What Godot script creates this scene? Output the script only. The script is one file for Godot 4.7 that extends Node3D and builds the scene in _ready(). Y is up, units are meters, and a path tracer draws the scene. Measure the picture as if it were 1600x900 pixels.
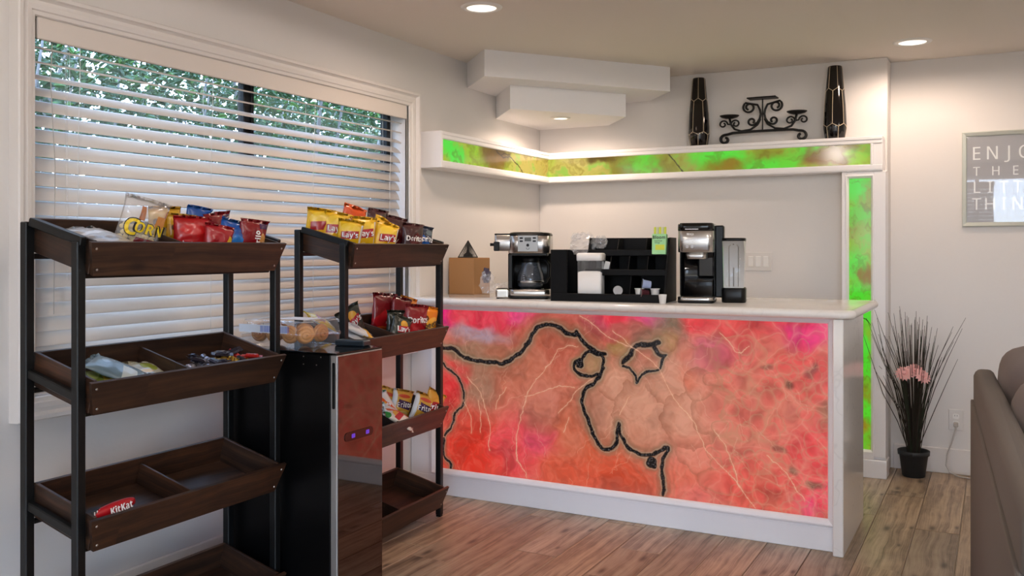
extends Node3D

# Lounge corner with a backlit onyx coffee bar, snack racks and a blind-covered window.
# x runs from the window wall (0) into the room, z from the bar's back wall (0) towards the viewer, y up; metres.

const CEIL := 2.448
const BACK_Z := -0.19
const ROOM_X := 5.6
const ROOM_Z := 7.4

var used := {}
var M := {}
var rng := RandomNumberGenerator.new()

func _ready() -> void:
	# ---- camera, sky, exposure
	var cam := Camera3D.new()
	cam.name = "camera"
	cam.position = Vector3(2.845, 1.325, 5.795)
	cam.rotation.y = 0.4864
	cam.projection = Camera3D.PROJECTION_FRUSTUM
	cam.near = 0.05
	cam.far = 60.0
	cam.size = 2.0 * cam.near * 450.0 / 1435.0
	cam.frustum_offset = Vector2(0.0, -cam.near * 62.15 / 1435.0)
	add_child(cam)
	cam.current = true
	var env := Environment.new()
	env.background_mode = Environment.BG_SKY
	var sky_mat := ProceduralSkyMaterial.new()
	sky_mat.sky_top_color = Color(0.62, 0.76, 0.95)
	sky_mat.sky_horizon_color = Color(0.86, 0.92, 0.98)
	sky_mat.ground_bottom_color = Color(0.5, 0.49, 0.47)
	sky_mat.ground_horizon_color = Color(0.75, 0.75, 0.73)
	sky_mat.sky_energy_multiplier = 1.0
	var sky := Sky.new()
	sky.sky_material = sky_mat
	env.sky = sky
	env.background_energy_multiplier = 13.0
	env.tonemap_mode = Environment.TONE_MAPPER_LINEAR
	env.tonemap_exposure = 1.0
	env.sdfgi_enabled = true
	env.ssao_enabled = true
	env.ssil_enabled = true
	var we := WorldEnvironment.new()
	we.name = "world"
	we.environment = env
	add_child(we)
	rng.seed = 20
	make_materials()
	# ---- large structure
	build_shell()
	build_floor()
	build_window()
	build_soffits()
	# ---- large objects
	build_bar_counter()
	build_lit_shelf()
	build_racks()
	build_cooler()
	build_sofa()
	build_blind()
	build_foliage()
	# ---- objects
	build_downlights()
	build_counter_things()
	build_shelf_things()
	build_wall_things()
	build_plant()
	build_pastry_box()
	build_snacks()

# ------------------------------------------------------------------ naming and tagging

func numbered(called: String) -> String:
	var n: int = used.get(called, -1) + 1
	used[called] = n
	return called if n == 0 else "%s_%03d" % [called, n]

func tag(o: Node, label := "", category := "", group := "", kind := "") -> Node:
	if label: o.set_meta("label", label)
	if category: o.set_meta("category", category)
	if group: o.set_meta("group", group)
	if kind: o.set_meta("kind", kind)
	return o

func thing(called: String, label: String, category: String, xf := Transform3D(), group := "") -> Node3D:
	var o := Node3D.new()
	o.name = numbered(called)
	o.transform = xf
	add_child(o, true)
	tag(o, label, category, group)
	return o

func at(x: float, y: float, z: float, turn := 0.0) -> Transform3D:
	return Transform3D(Basis(Vector3.UP, turn), Vector3(x, y, z))

func part(called: String, shape, material: Material, parent: Node = self, label := "") -> MeshInstance3D:
	var o := MeshInstance3D.new()
	var mesh: Mesh
	if shape is SurfaceTool:
		shape.generate_normals()
		mesh = shape.commit()
	else:
		mesh = shape
	o.mesh = mesh
	o.material_override = material
	o.name = numbered(called) if parent == self else child_name(parent, called)
	parent.add_child(o, true)
	if label: o.set_meta("label", label)
	return o

func child_name(parent: Node, called: String) -> String:
	if not parent.has_node(called):
		return called
	var n := 1
	while parent.has_node("%s_%03d" % [called, n]):
		n += 1
	return "%s_%03d" % [called, n]

func struct(called: String, shape, material: Material, parent: Node = self) -> MeshInstance3D:
	var o := part(called, shape, material, parent)
	if parent == self:
		o.set_meta("kind", "structure")
	return o

# ------------------------------------------------------------------ shapes

func ns(smooth := false) -> SurfaceTool:
	var st := SurfaceTool.new()
	st.begin(Mesh.PRIMITIVE_TRIANGLES)
	st.set_smooth_group(0 if smooth else -1)
	return st

func tri(st: SurfaceTool, a: Vector3, b: Vector3, c: Vector3, ua := Vector2(), ub := Vector2(), uc := Vector2()) -> void:
	# a, b, c run counter-clockwise seen from outside
	st.set_uv(ua); st.add_vertex(a)
	st.set_uv(uc); st.add_vertex(c)
	st.set_uv(ub); st.add_vertex(b)

func quad(st: SurfaceTool, a: Vector3, b: Vector3, c: Vector3, d: Vector3, ua := Vector2(0, 1), ub := Vector2(1, 1), uc := Vector2(1, 0), ud := Vector2(0, 0)) -> void:
	tri(st, a, b, c, ua, ub, uc)
	tri(st, a, c, d, ua, uc, ud)

func facing(st: SurfaceTool, pts: Array, centre: Vector3, xf: Transform3D) -> void:
	var n: Vector3 = (pts[1] - pts[0]).cross(pts[2] - pts[0])
	var mid := Vector3.ZERO
	for p in pts:
		mid += p
	mid /= pts.size()
	var q := pts.duplicate()
	if n.dot(mid - centre) < 0.0:
		q.reverse()
	for k in range(1, q.size() - 1):
		tri(st, xf * q[0], xf * q[k], xf * q[k + 1])

func box(st: SurfaceTool, c: Vector3, s: Vector3, b := 0.0, xf := Transform3D()) -> void:
	# box with chamfered edges of width b; c its centre, s its size
	var h := s / 2.0
	b = min(b, min(h.x, min(h.y, h.z)) * 0.9)
	var P := func(sx: int, sy: int, sz: int, k: int) -> Vector3:
		return c + Vector3(sx * (h.x - (0.0 if k == 0 else b)), sy * (h.y - (0.0 if k == 1 else b)), sz * (h.z - (0.0 if k == 2 else b)))
	var S := [-1, 1]
	for a in S:
		facing(st, [P.call(a, -1, -1, 0), P.call(a, 1, -1, 0), P.call(a, 1, 1, 0), P.call(a, -1, 1, 0)], c, xf)
		facing(st, [P.call(-1, a, -1, 1), P.call(1, a, -1, 1), P.call(1, a, 1, 1), P.call(-1, a, 1, 1)], c, xf)
		facing(st, [P.call(-1, -1, a, 2), P.call(1, -1, a, 2), P.call(1, 1, a, 2), P.call(-1, 1, a, 2)], c, xf)
	if b <= 0.0:
		return
	for a in S:
		for e in S:
			facing(st, [P.call(a, e, -1, 0), P.call(a, e, 1, 0), P.call(a, e, 1, 1), P.call(a, e, -1, 1)], c, xf)
			facing(st, [P.call(a, -1, e, 0), P.call(a, 1, e, 0), P.call(a, 1, e, 2), P.call(a, -1, e, 2)], c, xf)
			facing(st, [P.call(-1, a, e, 1), P.call(1, a, e, 1), P.call(1, a, e, 2), P.call(-1, a, e, 2)], c, xf)
			for g in S:
				facing(st, [P.call(a, e, g, 0), P.call(a, e, g, 1), P.call(a, e, g, 2)], c, xf)

func boxed(c: Vector3, s: Vector3, b := 0.0, xf := Transform3D()) -> SurfaceTool:
	var st := ns()
	box(st, c, s, b, xf)
	return st

func span(st: SurfaceTool, lo: Vector3, hi: Vector3, b := 0.0, xf := Transform3D()) -> void:
	box(st, (lo + hi) / 2.0, hi - lo, b, xf)

func lathe(st: SurfaceTool, profile: Array, seg := 24, xf := Transform3D(), cap := true, squash := Vector2.ONE) -> void:
	# profile of [radius, height] from bottom to top
	var n := profile.size()
	for k in seg:
		var a := TAU * k / seg
		var b := TAU * (k + 1) / seg
		var da := Vector3(sin(a) * squash.x, 0, cos(a) * squash.y)
		var db := Vector3(sin(b) * squash.x, 0, cos(b) * squash.y)
		for i in n - 1:
			var r0: float = profile[i][0]
			var r1: float = profile[i + 1][0]
			var y0 := Vector3(0, profile[i][1], 0)
			var y1 := Vector3(0, profile[i + 1][1], 0)
			var u0 := float(k) / seg
			var u1 := float(k + 1) / seg
			var v0 := 1.0 - float(i) / (n - 1)
			var v1 := 1.0 - float(i + 1) / (n - 1)
			if r0 > 1e-6:
				tri(st, xf * (da * r0 + y0), xf * (db * r0 + y0), xf * (db * r1 + y1), Vector2(u0, v0), Vector2(u1, v0), Vector2(u1, v1))
			if r1 > 1e-6:
				tri(st, xf * (da * r0 + y0), xf * (db * r1 + y1), xf * (da * r1 + y1), Vector2(u0, v0), Vector2(u1, v1), Vector2(u0, v1))
		if cap:
			var rb: float = profile[0][0]
			var rt: float = profile[n - 1][0]
			var yb := Vector3(0, profile[0][1], 0)
			var yt := Vector3(0, profile[n - 1][1], 0)
			if rb > 1e-6:
				tri(st, xf * yb, xf * (db * rb + yb), xf * (da * rb + yb))
			if rt > 1e-6:
				tri(st, xf * yt, xf * (da * rt + yt), xf * (db * rt + yt))

func tube(st: SurfaceTool, pts: Array, r, seg := 8, flat := 1.0) -> void:
	# round bar through pts; r one radius or one per point; flat squeezes it across its own side axis
	var n := pts.size()
	var side := Vector3.ZERO
	var rings := []
	for i in n:
		var t: Vector3 = (pts[min(i + 1, n - 1)] - pts[max(i - 1, 0)]).normalized()
		if side == Vector3.ZERO:
			side = t.cross(Vector3.UP if abs(t.y) < 0.9 else Vector3.RIGHT).normalized()
		else:
			side = (side - t * side.dot(t)).normalized()
		var up := side.cross(t)
		var rr: float = r[i] if r is Array else r
		var ring := []
		for k in seg:
			var a := TAU * k / seg
			ring.append(pts[i] + (side * cos(a) * flat + up * sin(a)) * rr)
		rings.append(ring)
	for i in n - 1:
		for k in seg:
			var m := (k + 1) % seg
			quad(st, rings[i][m], rings[i][k], rings[i + 1][k], rings[i + 1][m])
	for k in range(1, seg - 1):
		tri(st, rings[0][0], rings[0][k], rings[0][k + 1])
		tri(st, rings[n - 1][0], rings[n - 1][k + 1], rings[n - 1][k])

func prism(st: SurfaceTool, poly: Array, depth: float, xf := Transform3D()) -> void:
	# poly in the x-y plane, drawn out from z = 0 to z = depth
	var p := PackedVector2Array(poly)
	if Geometry2D.is_polygon_clockwise(p):
		p.reverse()
	var idx := Geometry2D.triangulate_polygon(p)
	for k in range(0, idx.size(), 3):
		var a := p[idx[k]]
		var b := p[idx[k + 1]]
		var c := p[idx[k + 2]]
		if (b - a).cross(c - a) < 0.0:
			var t := b
			b = c
			c = t
		tri(st, xf * Vector3(a.x, a.y, depth), xf * Vector3(b.x, b.y, depth), xf * Vector3(c.x, c.y, depth), a, b, c)
		tri(st, xf * Vector3(a.x, a.y, 0), xf * Vector3(c.x, c.y, 0), xf * Vector3(b.x, b.y, 0), a, c, b)
	for k in p.size():
		var a := p[k]
		var b := p[(k + 1) % p.size()]
		quad(st, xf * Vector3(a.x, a.y, 0), xf * Vector3(b.x, b.y, 0), xf * Vector3(b.x, b.y, depth), xf * Vector3(a.x, a.y, depth))

func round_rect(w: float, h: float, r: float, steps := 6) -> Array:
	var out := []
	for c in [[1, 1, 0.0], [-1, 1, 0.5], [-1, -1, 1.0], [1, -1, 1.5]]:
		for k in steps + 1:
			var a: float = PI * (c[2] + 0.5 * k / steps)
			out.append(Vector2(c[0] * (w / 2 - r) + cos(a) * r, c[1] * (h / 2 - r) + sin(a) * r))
	return out

func rounded_block(st: SurfaceTool, w: float, d: float, r: float, rows: Array, xf := Transform3D(), steps := 6) -> void:
	# upright block with a rounded-rectangle plan; rows of [height, inset], bottom to top
	var rings := []
	for row in rows:
		var ring := []
		for p in round_rect(w - 2.0 * row[1], d - 2.0 * row[1], max(r - row[1], 0.0005), steps):
			ring.append(xf * Vector3(p.x, row[0], -p.y))
		rings.append(ring)
	var n: int = rings[0].size()
	for i in rings.size() - 1:
		for k in n:
			var m := (k + 1) % n
			quad(st, rings[i][k], rings[i][m], rings[i + 1][m], rings[i + 1][k])
	for k in range(1, n - 1):
		tri(st, rings[0][0], rings[0][k + 1], rings[0][k])
		var top: Array = rings[rings.size() - 1]
		tri(st, top[0], top[k], top[k + 1])

func letters(text: String, height: float, font_name := "Droid Sans", bold := true) -> Array:
	# triangles of a line of lettering, cap height about «height», centred on the origin, facing +z; a list of Vector3
	var tm := TextMesh.new()
	var font := SystemFont.new()
	font.font_names = PackedStringArray([font_name])
	font.font_weight = 700 if bold else 400
	tm.font = font
	tm.text = text
	tm.font_size = 64
	tm.pixel_size = height / 46.0
	tm.depth = 0.0008
	tm.curve_step = 2.0
	var out := []
	for s in tm.get_surface_count():
		var a := tm.surface_get_arrays(s)
		var v: PackedVector3Array = a[Mesh.ARRAY_VERTEX]
		var idx = a[Mesh.ARRAY_INDEX]
		if idx == null or idx.size() == 0:
			for p in v:
				out.append(p)
		else:
			for i in idx:
				out.append(v[i])
	return out

func write(parent: Node, text: String, height: float, material: Material, xf: Transform3D, font_name := "Droid Sans", bold := true, called := "lettering") -> void:
	var st := ns()
	for p in letters(text, height, font_name, bold):
		st.set_uv(Vector2.ZERO)
		st.add_vertex(xf * p)
	part(called, st, material, parent)

# ------------------------------------------------------------------ materials

func mat(called: String, color: Color, rough := 0.6, metal := 0.0) -> StandardMaterial3D:
	var m := StandardMaterial3D.new()
	m.resource_name = called
	m.albedo_color = color
	m.roughness = rough
	m.metallic = metal
	M[called] = m
	return m

func hexc(code: String) -> Color:
	return Color(code)

func noise(freq: float, seed_value: int, octaves := 4, kind := FastNoiseLite.TYPE_SIMPLEX_SMOOTH) -> FastNoiseLite:
	var n := FastNoiseLite.new()
	n.noise_type = kind
	n.frequency = freq
	n.seed = seed_value
	n.fractal_octaves = octaves
	return n

func tex(im: Image) -> ImageTexture:
	return ImageTexture.create_from_image(im)

func wood_image(w: int, h: int, dark: Color, mid: Color, light: Color, seed_value: int, knots := 0, fine := 1.0) -> Image:
	# grain runs along u
	var im := Image.create(w, h, false, Image.FORMAT_RGB8)
	var a := noise(0.006, seed_value, 3)
	var b := noise(0.03, seed_value + 7, 3)
	var r := RandomNumberGenerator.new()
	r.seed = seed_value
	var kn := []
	for k in knots:
		kn.append(Vector3(r.randf() * w, r.randf() * h, 3.0 + r.randf() * 5.0))
	for y in h:
		for x in w:
			var yy := float(y)
			var ring := 0.0
			for k in kn:
				var d := Vector2((x - k.x) * 0.35, y - k.y).length()
				if d < k.z * 5.0:
					yy += (y - k.y) * 0.8 * exp(-d / (k.z * 1.6))
					ring = max(ring, exp(-d * d / (k.z * k.z)))
			yy += 9.0 * a.get_noise_2d(x * 0.5 + 700.0, y * 0.6)
			var g := 0.8 * a.get_noise_2d(x * 0.22, yy * 6.0) + 0.5 * b.get_noise_2d(x * 0.12, yy * 6.0 * fine) + 0.25 * b.get_noise_2d(x * 0.5, yy * 1.2)
			var t: float = clamp(0.5 + 0.75 * g, 0.0, 1.0)
			var c := dark.lerp(mid, t * 2.0) if t < 0.5 else mid.lerp(light, t * 2.0 - 1.0)
			im.set_pixel(x, y, c.lerp(dark.darkened(0.35), ring * 0.85))
	return im

func bumpy(m: StandardMaterial3D, freq: float, strength: float, scale: float, octaves := 3, seed_value := 5) -> void:
	var t := NoiseTexture2D.new()
	t.width = 256
	t.height = 256
	t.seamless = true
	t.noise = noise(freq, seed_value, octaves)
	m.heightmap_enabled = true
	m.heightmap_texture = t
	m.heightmap_scale = strength
	m.uv1_triplanar = true
	m.uv1_scale = Vector3.ONE * scale

func glow(m: StandardMaterial3D, color: Color, energy: float) -> void:
	m.emission_enabled = true
	m.emission = color
	m.emission_energy_multiplier = energy

func glassy(called: String, tint: Color, alpha: float, rough := 0.05) -> StandardMaterial3D:
	var m := mat(called, Color(tint, alpha), rough)
	m.transparency = BaseMaterial3D.TRANSPARENCY_ALPHA
	m.cull_mode = BaseMaterial3D.CULL_DISABLED
	return m

func make_materials() -> void:
	bumpy(mat("wall", hexc("e0dcd8"), 0.75), 0.05, 0.02, 3.0)
	bumpy(mat("ceiling", hexc("e6ded4"), 0.85), 0.06, 0.03, 3.0)
	mat("trim", hexc("e4dfda"), 0.42)
	mat("white_paint", hexc("efeded"), 0.38)
	mat("blind", hexc("e2d9d0"), 0.5)
	mat("blind_cord", hexc("e8e6e2"), 0.7)
	mat("dark_aluminium", hexc("2b2c2f"), 0.4, 0.6)
	glassy("pane", Color(0.9, 0.97, 0.95), 0.06, 0.02)
	glassy("clear_plastic", Color(0.95, 0.96, 0.98), 0.05, 0.05)
	glassy("clear_film", Color(0.95, 0.95, 0.96), 0.18, 0.1)
	var wet := glassy("tank_water", Color(0.9, 0.95, 1.0), 0.04, 0.02)
	wet.refraction_enabled = true
	wet.refraction_scale = 0.033
	glassy("carafe_glass", Color(0.35, 0.38, 0.42), 0.35, 0.03)
	mat("black_steel", hexc("111314"), 0.42, 0.35)
	mat("black_plastic", hexc("08090a"), 0.3).metallic_specular = 0.35
	mat("organizer_black", hexc("0a0b0d"), 0.5).metallic_specular = 0.3
	mat("black_gloss", hexc("08080a"), 0.08)
	mat("cooler_black", hexc("060607"), 0.35).metallic_specular = 0.3
	mat("steel", hexc("b9b6b2"), 0.26, 1.0)
	mat("door_steel", hexc("b4b2b0"), 0.42, 0.75)
	mat("dark_mirror", hexc("625c5a"), 0.03, 1.0)
	mat("screw", hexc("a8a29a"), 0.35, 0.9)
	mat("iron", hexc("0e0e0f"), 0.45, 0.3)
	mat("vase_black", hexc("0b0707"), 0.07)
	mat("gilding", hexc("cbb99d"), 0.4, 0.2)
	mat("white_plastic", hexc("eceae6"), 0.35)
	mat("switch_white", hexc("dcd8d3"), 0.35)
	mat("sugar", hexc("f2f0ec"), 0.9)
	mat("cardboard", hexc("a87c50"), 0.85)
	mat("dark_mesh", hexc("2a2926"), 0.5)
	mat("frame_silver", hexc("c9cdc4"), 0.35, 0.3)
	mat("print_grey", hexc("a3a0a6"), 0.7)
	mat("print_white", hexc("f4f4f4"), 0.6)
	mat("text_white", hexc("f2efec"), 0.5)
	mat("text_black", hexc("101512"), 0.6)
	mat("text_dark", hexc("26262a"), 0.5)
	mat("text_yellow", hexc("f2cf22"), 0.4)
	mat("pot", hexc("24282c"), 0.5)
	mat("soil", hexc("2a221c"), 0.95)
	mat("reed", hexc("30261f"), 0.8)
	mat("reed_green", hexc("28301f"), 0.8)
	mat("pink_petal", hexc("e8b0ae"), 0.7)
	mat("cord_grey", hexc("b7b0a8"), 0.5)
	mat("croissant", hexc("b06f2e"), 0.5)
	mat("pastry_light", hexc("c88a48"), 0.5)
	mat("white_label", hexc("e8eaf0"), 0.5)
	mat("blue_ink", hexc("3c62c8"), 0.5)
	mat("purple_led", hexc("140a20"), 0.4)
	glow(M.purple_led, hexc("8a50ff"), 0.5)
	mat("lamp_face", hexc("ffffff"), 0.5)
	glow(M.lamp_face, hexc("fff0dc"), 2.2)
	bumpy(mat("sofa", hexc("5a5047"), 0.9), 0.25, 0.06, 9.0, 2)
	M.sofa.rim_enabled = true
	M.sofa.rim = 0.3
	bumpy(mat("cushion", hexc("6b5f5a"), 0.92), 0.22, 0.1, 7.0, 3)
	M.cushion.rim_enabled = true
	M.cushion.rim = 0.4
	# quartz top with faint grey veins
	var q := mat("quartz", hexc("ebe6df"), 0.09)
	var qi := Image.create(512, 512, false, Image.FORMAT_RGB8)
	var qn := noise(0.006, 31, 4)
	for y in 512:
		for x in 512:
			var v := absf(qn.get_noise_2d(x, y))
			qi.set_pixel(x, y, Color(1, 1, 1).lerp(Color(0.72, 0.71, 0.7), clamp(1.0 - v * 30.0, 0.0, 1.0) * 0.14))
	q.albedo_texture = tex(qi)
	q.uv1_triplanar = true
	q.uv1_scale = Vector3.ONE * 0.9
	# rack boards, dark rustic brown
	var wi := tex(wood_image(512, 256, hexc("21150f"), hexc("3a261a"), hexc("523725"), 11, 3))
	for k in 3:
		var w := mat("rack_wood_%d" % k, [Color(1, 1, 1), Color(0.86, 0.84, 0.82), Color(1.0, 0.93, 0.86)][k], 0.5)
		w.albedo_texture = wi
		w.uv1_triplanar = true
		w.uv1_scale = Vector3(1.3, 2.2, 1.3)
		w.uv1_offset = Vector3(0.13, 0.31, 0.47) * (k + 1)
	# floor planks, weathered oak
	for k in 4:
		var w := mat("floor_wood_%d" % k, [hexc("ffffff"), hexc("f1ebe4"), hexc("fff6ec"), hexc("e6e0d9")][k], 0.42)
		if k < 2:
			M["floor_tex_%d" % k] = tex(wood_image(768, 96, hexc("746556"), hexc("a99782"), hexc("c2b29c"), 40 + 9 * k, 3, 1.6))
		w.albedo_texture = M["floor_tex_%d" % (k % 2)]

# ------------------------------------------------------------------ the room

func build_shell() -> void:
	# walls with thickness; the window wall has an opening z 1.655..3.835, y 0.83..2.097
	var st := ns()
	var T := 0.16
	span(st, Vector3(-T, -0.1, BACK_Z - T), Vector3(0, CEIL + 0.1, 1.655))
	span(st, Vector3(-T, -0.1, 3.835), Vector3(0, CEIL + 0.1, ROOM_Z + T))
	span(st, Vector3(-T, -0.1, 1.655), Vector3(0, 0.83, 3.835))
	span(st, Vector3(-T, 2.097, 1.655), Vector3(0, CEIL + 0.1, 3.835))
	struct("wall_left", st, M.wall)
	# the bar's back wall stands proud of the room's far wall
	struct("wall_back", boxed(Vector3(2.273 / 2, CEIL / 2, BACK_Z / 2), Vector3(2.273, CEIL, -BACK_Z), 0.004), M.wall)
	st = ns()
	span(st, Vector3(0, -0.1, BACK_Z - T), Vector3(ROOM_X + T, CEIL + 0.1, BACK_Z))
	struct("wall_far", st, M.wall)
	# right wall closed, front wall glazed x 1.2..5.4
	struct("wall_right", boxed(Vector3(ROOM_X + T / 2, CEIL / 2, ROOM_Z / 2 - 0.1), Vector3(T, CEIL + 0.2, ROOM_Z + 0.5)), M.wall)
	st = ns()
	span(st, Vector3(-T, -0.1, ROOM_Z), Vector3(1.2, CEIL + 0.1, ROOM_Z + T))
	span(st, Vector3(5.4, -0.1, ROOM_Z), Vector3(ROOM_X, CEIL + 0.1, ROOM_Z + T))
	span(st, Vector3(1.2, -0.1, ROOM_Z), Vector3(5.4, 0.08, ROOM_Z + T))
	span(st, Vector3(1.2, 2.28, ROOM_Z), Vector3(5.4, CEIL + 0.1, ROOM_Z + T))
	struct("wall_front", st, M.wall)
	struct("ceiling", boxed(Vector3(ROOM_X / 2, CEIL + 0.06, ROOM_Z / 2 - 0.1), Vector3(ROOM_X + 0.3, 0.12, ROOM_Z + 0.5)), M.ceiling)
	# windows behind the viewer: frames and panes
	var w2 := struct("window_2", framed(4.2, 2.2, 0.05, 0.05, [3]), M.white_paint)
	w2.position = Vector3(3.3, 1.18, ROOM_Z + 0.08)
	part("pane", boxed(Vector3.ZERO, Vector3(4.1, 2.1, 0.006)), M.pane, w2)
	# baseboards
	struct("baseboard_back", boxed(Vector3((2.29 + ROOM_X) / 2, 0.074, BACK_Z + 0.009), Vector3(ROOM_X - 2.29, 0.148, 0.018), 0.004), M.trim)
	struct("baseboard_left", boxed(Vector3(0.008, 0.07, 4.9), Vector3(0.016, 0.14, 6.4), 0.004), M.trim)
	struct("baseboard_front", boxed(Vector3(0.7, 0.07, ROOM_Z - 0.008), Vector3(1.35, 0.14, 0.016), 0.004), M.trim)
	struct("baseboard_right", boxed(Vector3(ROOM_X - 0.008, 0.07, 3.6), Vector3(0.016, 0.14, 7.4), 0.004), M.trim)

func framed(w: float, h: float, bar: float, depth: float, mullions: Array) -> SurfaceTool:
	# window frame centred on the origin, facing z; mullions[0] = panes across
	var st := ns()
	for s in [-1, 1]:
		box(st, Vector3(s * (w - bar) / 2, 0, 0), Vector3(bar, h, depth), 0.004)
		box(st, Vector3(0, s * (h - bar) / 2, 0), Vector3(w - 2 * bar, bar, depth), 0.004)
	for k in range(1, mullions[0]):
		box(st, Vector3(w * (float(k) / mullions[0] - 0.5), 0, 0), Vector3(bar, h - 2 * bar, depth), 0.004)
	return st

func build_floor() -> void:
	var slab := struct("floor", boxed(Vector3(ROOM_X / 2, -0.06, ROOM_Z / 2 - 0.1), Vector3(ROOM_X + 0.3, 0.1, ROOM_Z + 0.5)), M.trim)
	var r := RandomNumberGenerator.new()
	r.seed = 5
	var wide := 0.19
	var meshes := {}
	var col := 0
	var x := 2.31 - 13 * wide
	while x < ROOM_X:
		var x0: float = max(x, 0.0)
		var x1: float = min(x + wide, ROOM_X)
		var z := BACK_Z - r.randf() * 1.3
		while z < ROOM_Z:
			var L := 1.52
			var z0: float = max(z, BACK_Z)
			var z1: float = min(z + L, ROOM_Z)
			if z1 - z0 > 0.02 and x1 - x0 > 0.01:
				var st := ns()
				var g := 0.0011
				var y0 := -0.011
				var e := 0.0022
				var u := r.randf()
				var du := (z1 - z0) / 1.52
				var v := 0.0
				var A := [Vector3(x0 + g, -e, z0 + g), Vector3(x1 - g, -e, z0 + g), Vector3(x1 - g, -e, z1 - g), Vector3(x0 + g, -e, z1 - g)]
				var B := [Vector3(x0 + g + e, 0, z0 + g + e), Vector3(x1 - g - e, 0, z0 + g + e), Vector3(x1 - g - e, 0, z1 - g - e), Vector3(x0 + g + e, 0, z1 - g - e)]
				quad(st, B[3], B[2], B[1], B[0], Vector2(u + du, v), Vector2(u + du, v + 1), Vector2(u, v + 1), Vector2(u, v))
				for k in 4:
					var m := (k + 1) % 4
					var uu := Vector2(u, 0.5)
					quad(st, A[m], A[k], B[k], B[m], uu, uu, uu, uu)
					var D0: Vector3 = A[m]
					var D1: Vector3 = A[k]
					quad(st, Vector3(D0.x, y0, D0.z), Vector3(D1.x, y0, D1.z), D1, D0, uu, uu, uu, uu)
				part("plank", st, M["floor_wood_%d" % r.randi_range(0, 3)], slab)
			z += L
		x += wide
		col += 1

func build_window() -> void:
	# sliding aluminium window set back in the opening
	var w := struct("window_1", framed(2.16, 1.25, 0.03, 0.05, [1]), M.dark_aluminium)
	w.transform = at(-0.115, 1.4635, 2.745, PI / 2)
	var st := ns()
	box(st, Vector3(0.0, 0, 0.004), Vector3(0.05, 1.19, 0.04), 0.004)
	box(st, Vector3(0.04, 0, -0.012), Vector3(0.045, 1.19, 0.03), 0.004)
	box(st, Vector3(0.02, 0, 0.026), Vector3(0.012, 1.19, 0.012), 0.002)
	part("meeting_stile", st, M.dark_aluminium, w)
	for s in [-1, 1]:
		part("pane", boxed(Vector3(s * 0.53, 0, -0.005 * s), Vector3(1.05, 1.19, 0.005)), M.pane, w)
	# jamb lining and stool
	st = ns()
	span(st, Vector3(-0.14, 0.82, 1.645), Vector3(0.0, 2.1, 1.657))
	span(st, Vector3(-0.14, 0.82, 3.833), Vector3(0.0, 2.1, 3.845))
	span(st, Vector3(-0.14, 2.092, 1.657), Vector3(0.0, 2.104, 3.833))
	span(st, Vector3(-0.14, 0.822, 1.657), Vector3(0.01, 0.836, 3.833))
	struct("trim_2", st, M.white_paint)
	# moulded casing: four mitred lengths
	var casing := Node3D.new()
	casing.name = "trim_1"
	casing.set_meta("kind", "structure")
	add_child(casing)
	# profile: distance outwards from the opening, height off the wall
	var prof := [[0.0, 0.018], [0.004, 0.026], [0.016, 0.028], [0.02, 0.033], [0.036, 0.036], [0.05, 0.032], [0.056, 0.04], [0.06, 0.049], [0.072, 0.05], [0.076, 0.045], [0.078, 0.0]]
	var zl := 3.84
	var zr := 1.65
	var yt := 2.097
	var yb := 0.832
	var corner := [[zl, yb, 1, -1], [zl, yt, 1, 1], [zr, yt, -1, 1], [zr, yb, -1, -1]]
	for k in 4:
		var a: Array = corner[k]
		var b: Array = corner[(k + 1) % 4]
		st = ns()
		for i in prof.size() - 1:
			var p: Array = prof[i]
			var q: Array = prof[i + 1]
			var A := Vector3(p[1], a[1] + a[3] * p[0], a[0] + a[2] * p[0])
			var B := Vector3(p[1], b[1] + b[3] * p[0], b[0] + b[2] * p[0])
			var Cc := Vector3(q[1], b[1] + b[3] * q[0], b[0] + b[2] * q[0])
			var D := Vector3(q[1], a[1] + a[3] * q[0], a[0] + a[2] * q[0])
			quad(st, A, B, Cc, D)
		part("casing_length", st, M.trim, casing)

func build_soffits() -> void:
	# two stepped boxes set diagonally across the corner, hung from the ceiling
	var lay := Transform3D(Basis(Vector3.RIGHT, PI / 2), Vector3.ZERO)
	var st := ns()
	prism(st, [Vector2(0, 0), Vector2(0, 0.997), Vector2(0.284, 1.285), Vector2(1.049, 0.301), Vector2(0.81, 0)], 0.15, Transform3D(lay.basis, Vector3(0, CEIL, 0)))
	struct("ceiling_soffit", st, M.white_paint)
	st = ns()
	prism(st, [Vector2(0, 0), Vector2(0, 0.635), Vector2(0.279, 0.967), Vector2(0.77, 0.334), Vector2(0.52, 0)], 0.143, Transform3D(lay.basis, Vector3(0, 2.298, 0)))
	struct("ceiling_soffit", st, M.white_paint)

# ------------------------------------------------------------------ the onyx bar

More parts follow.
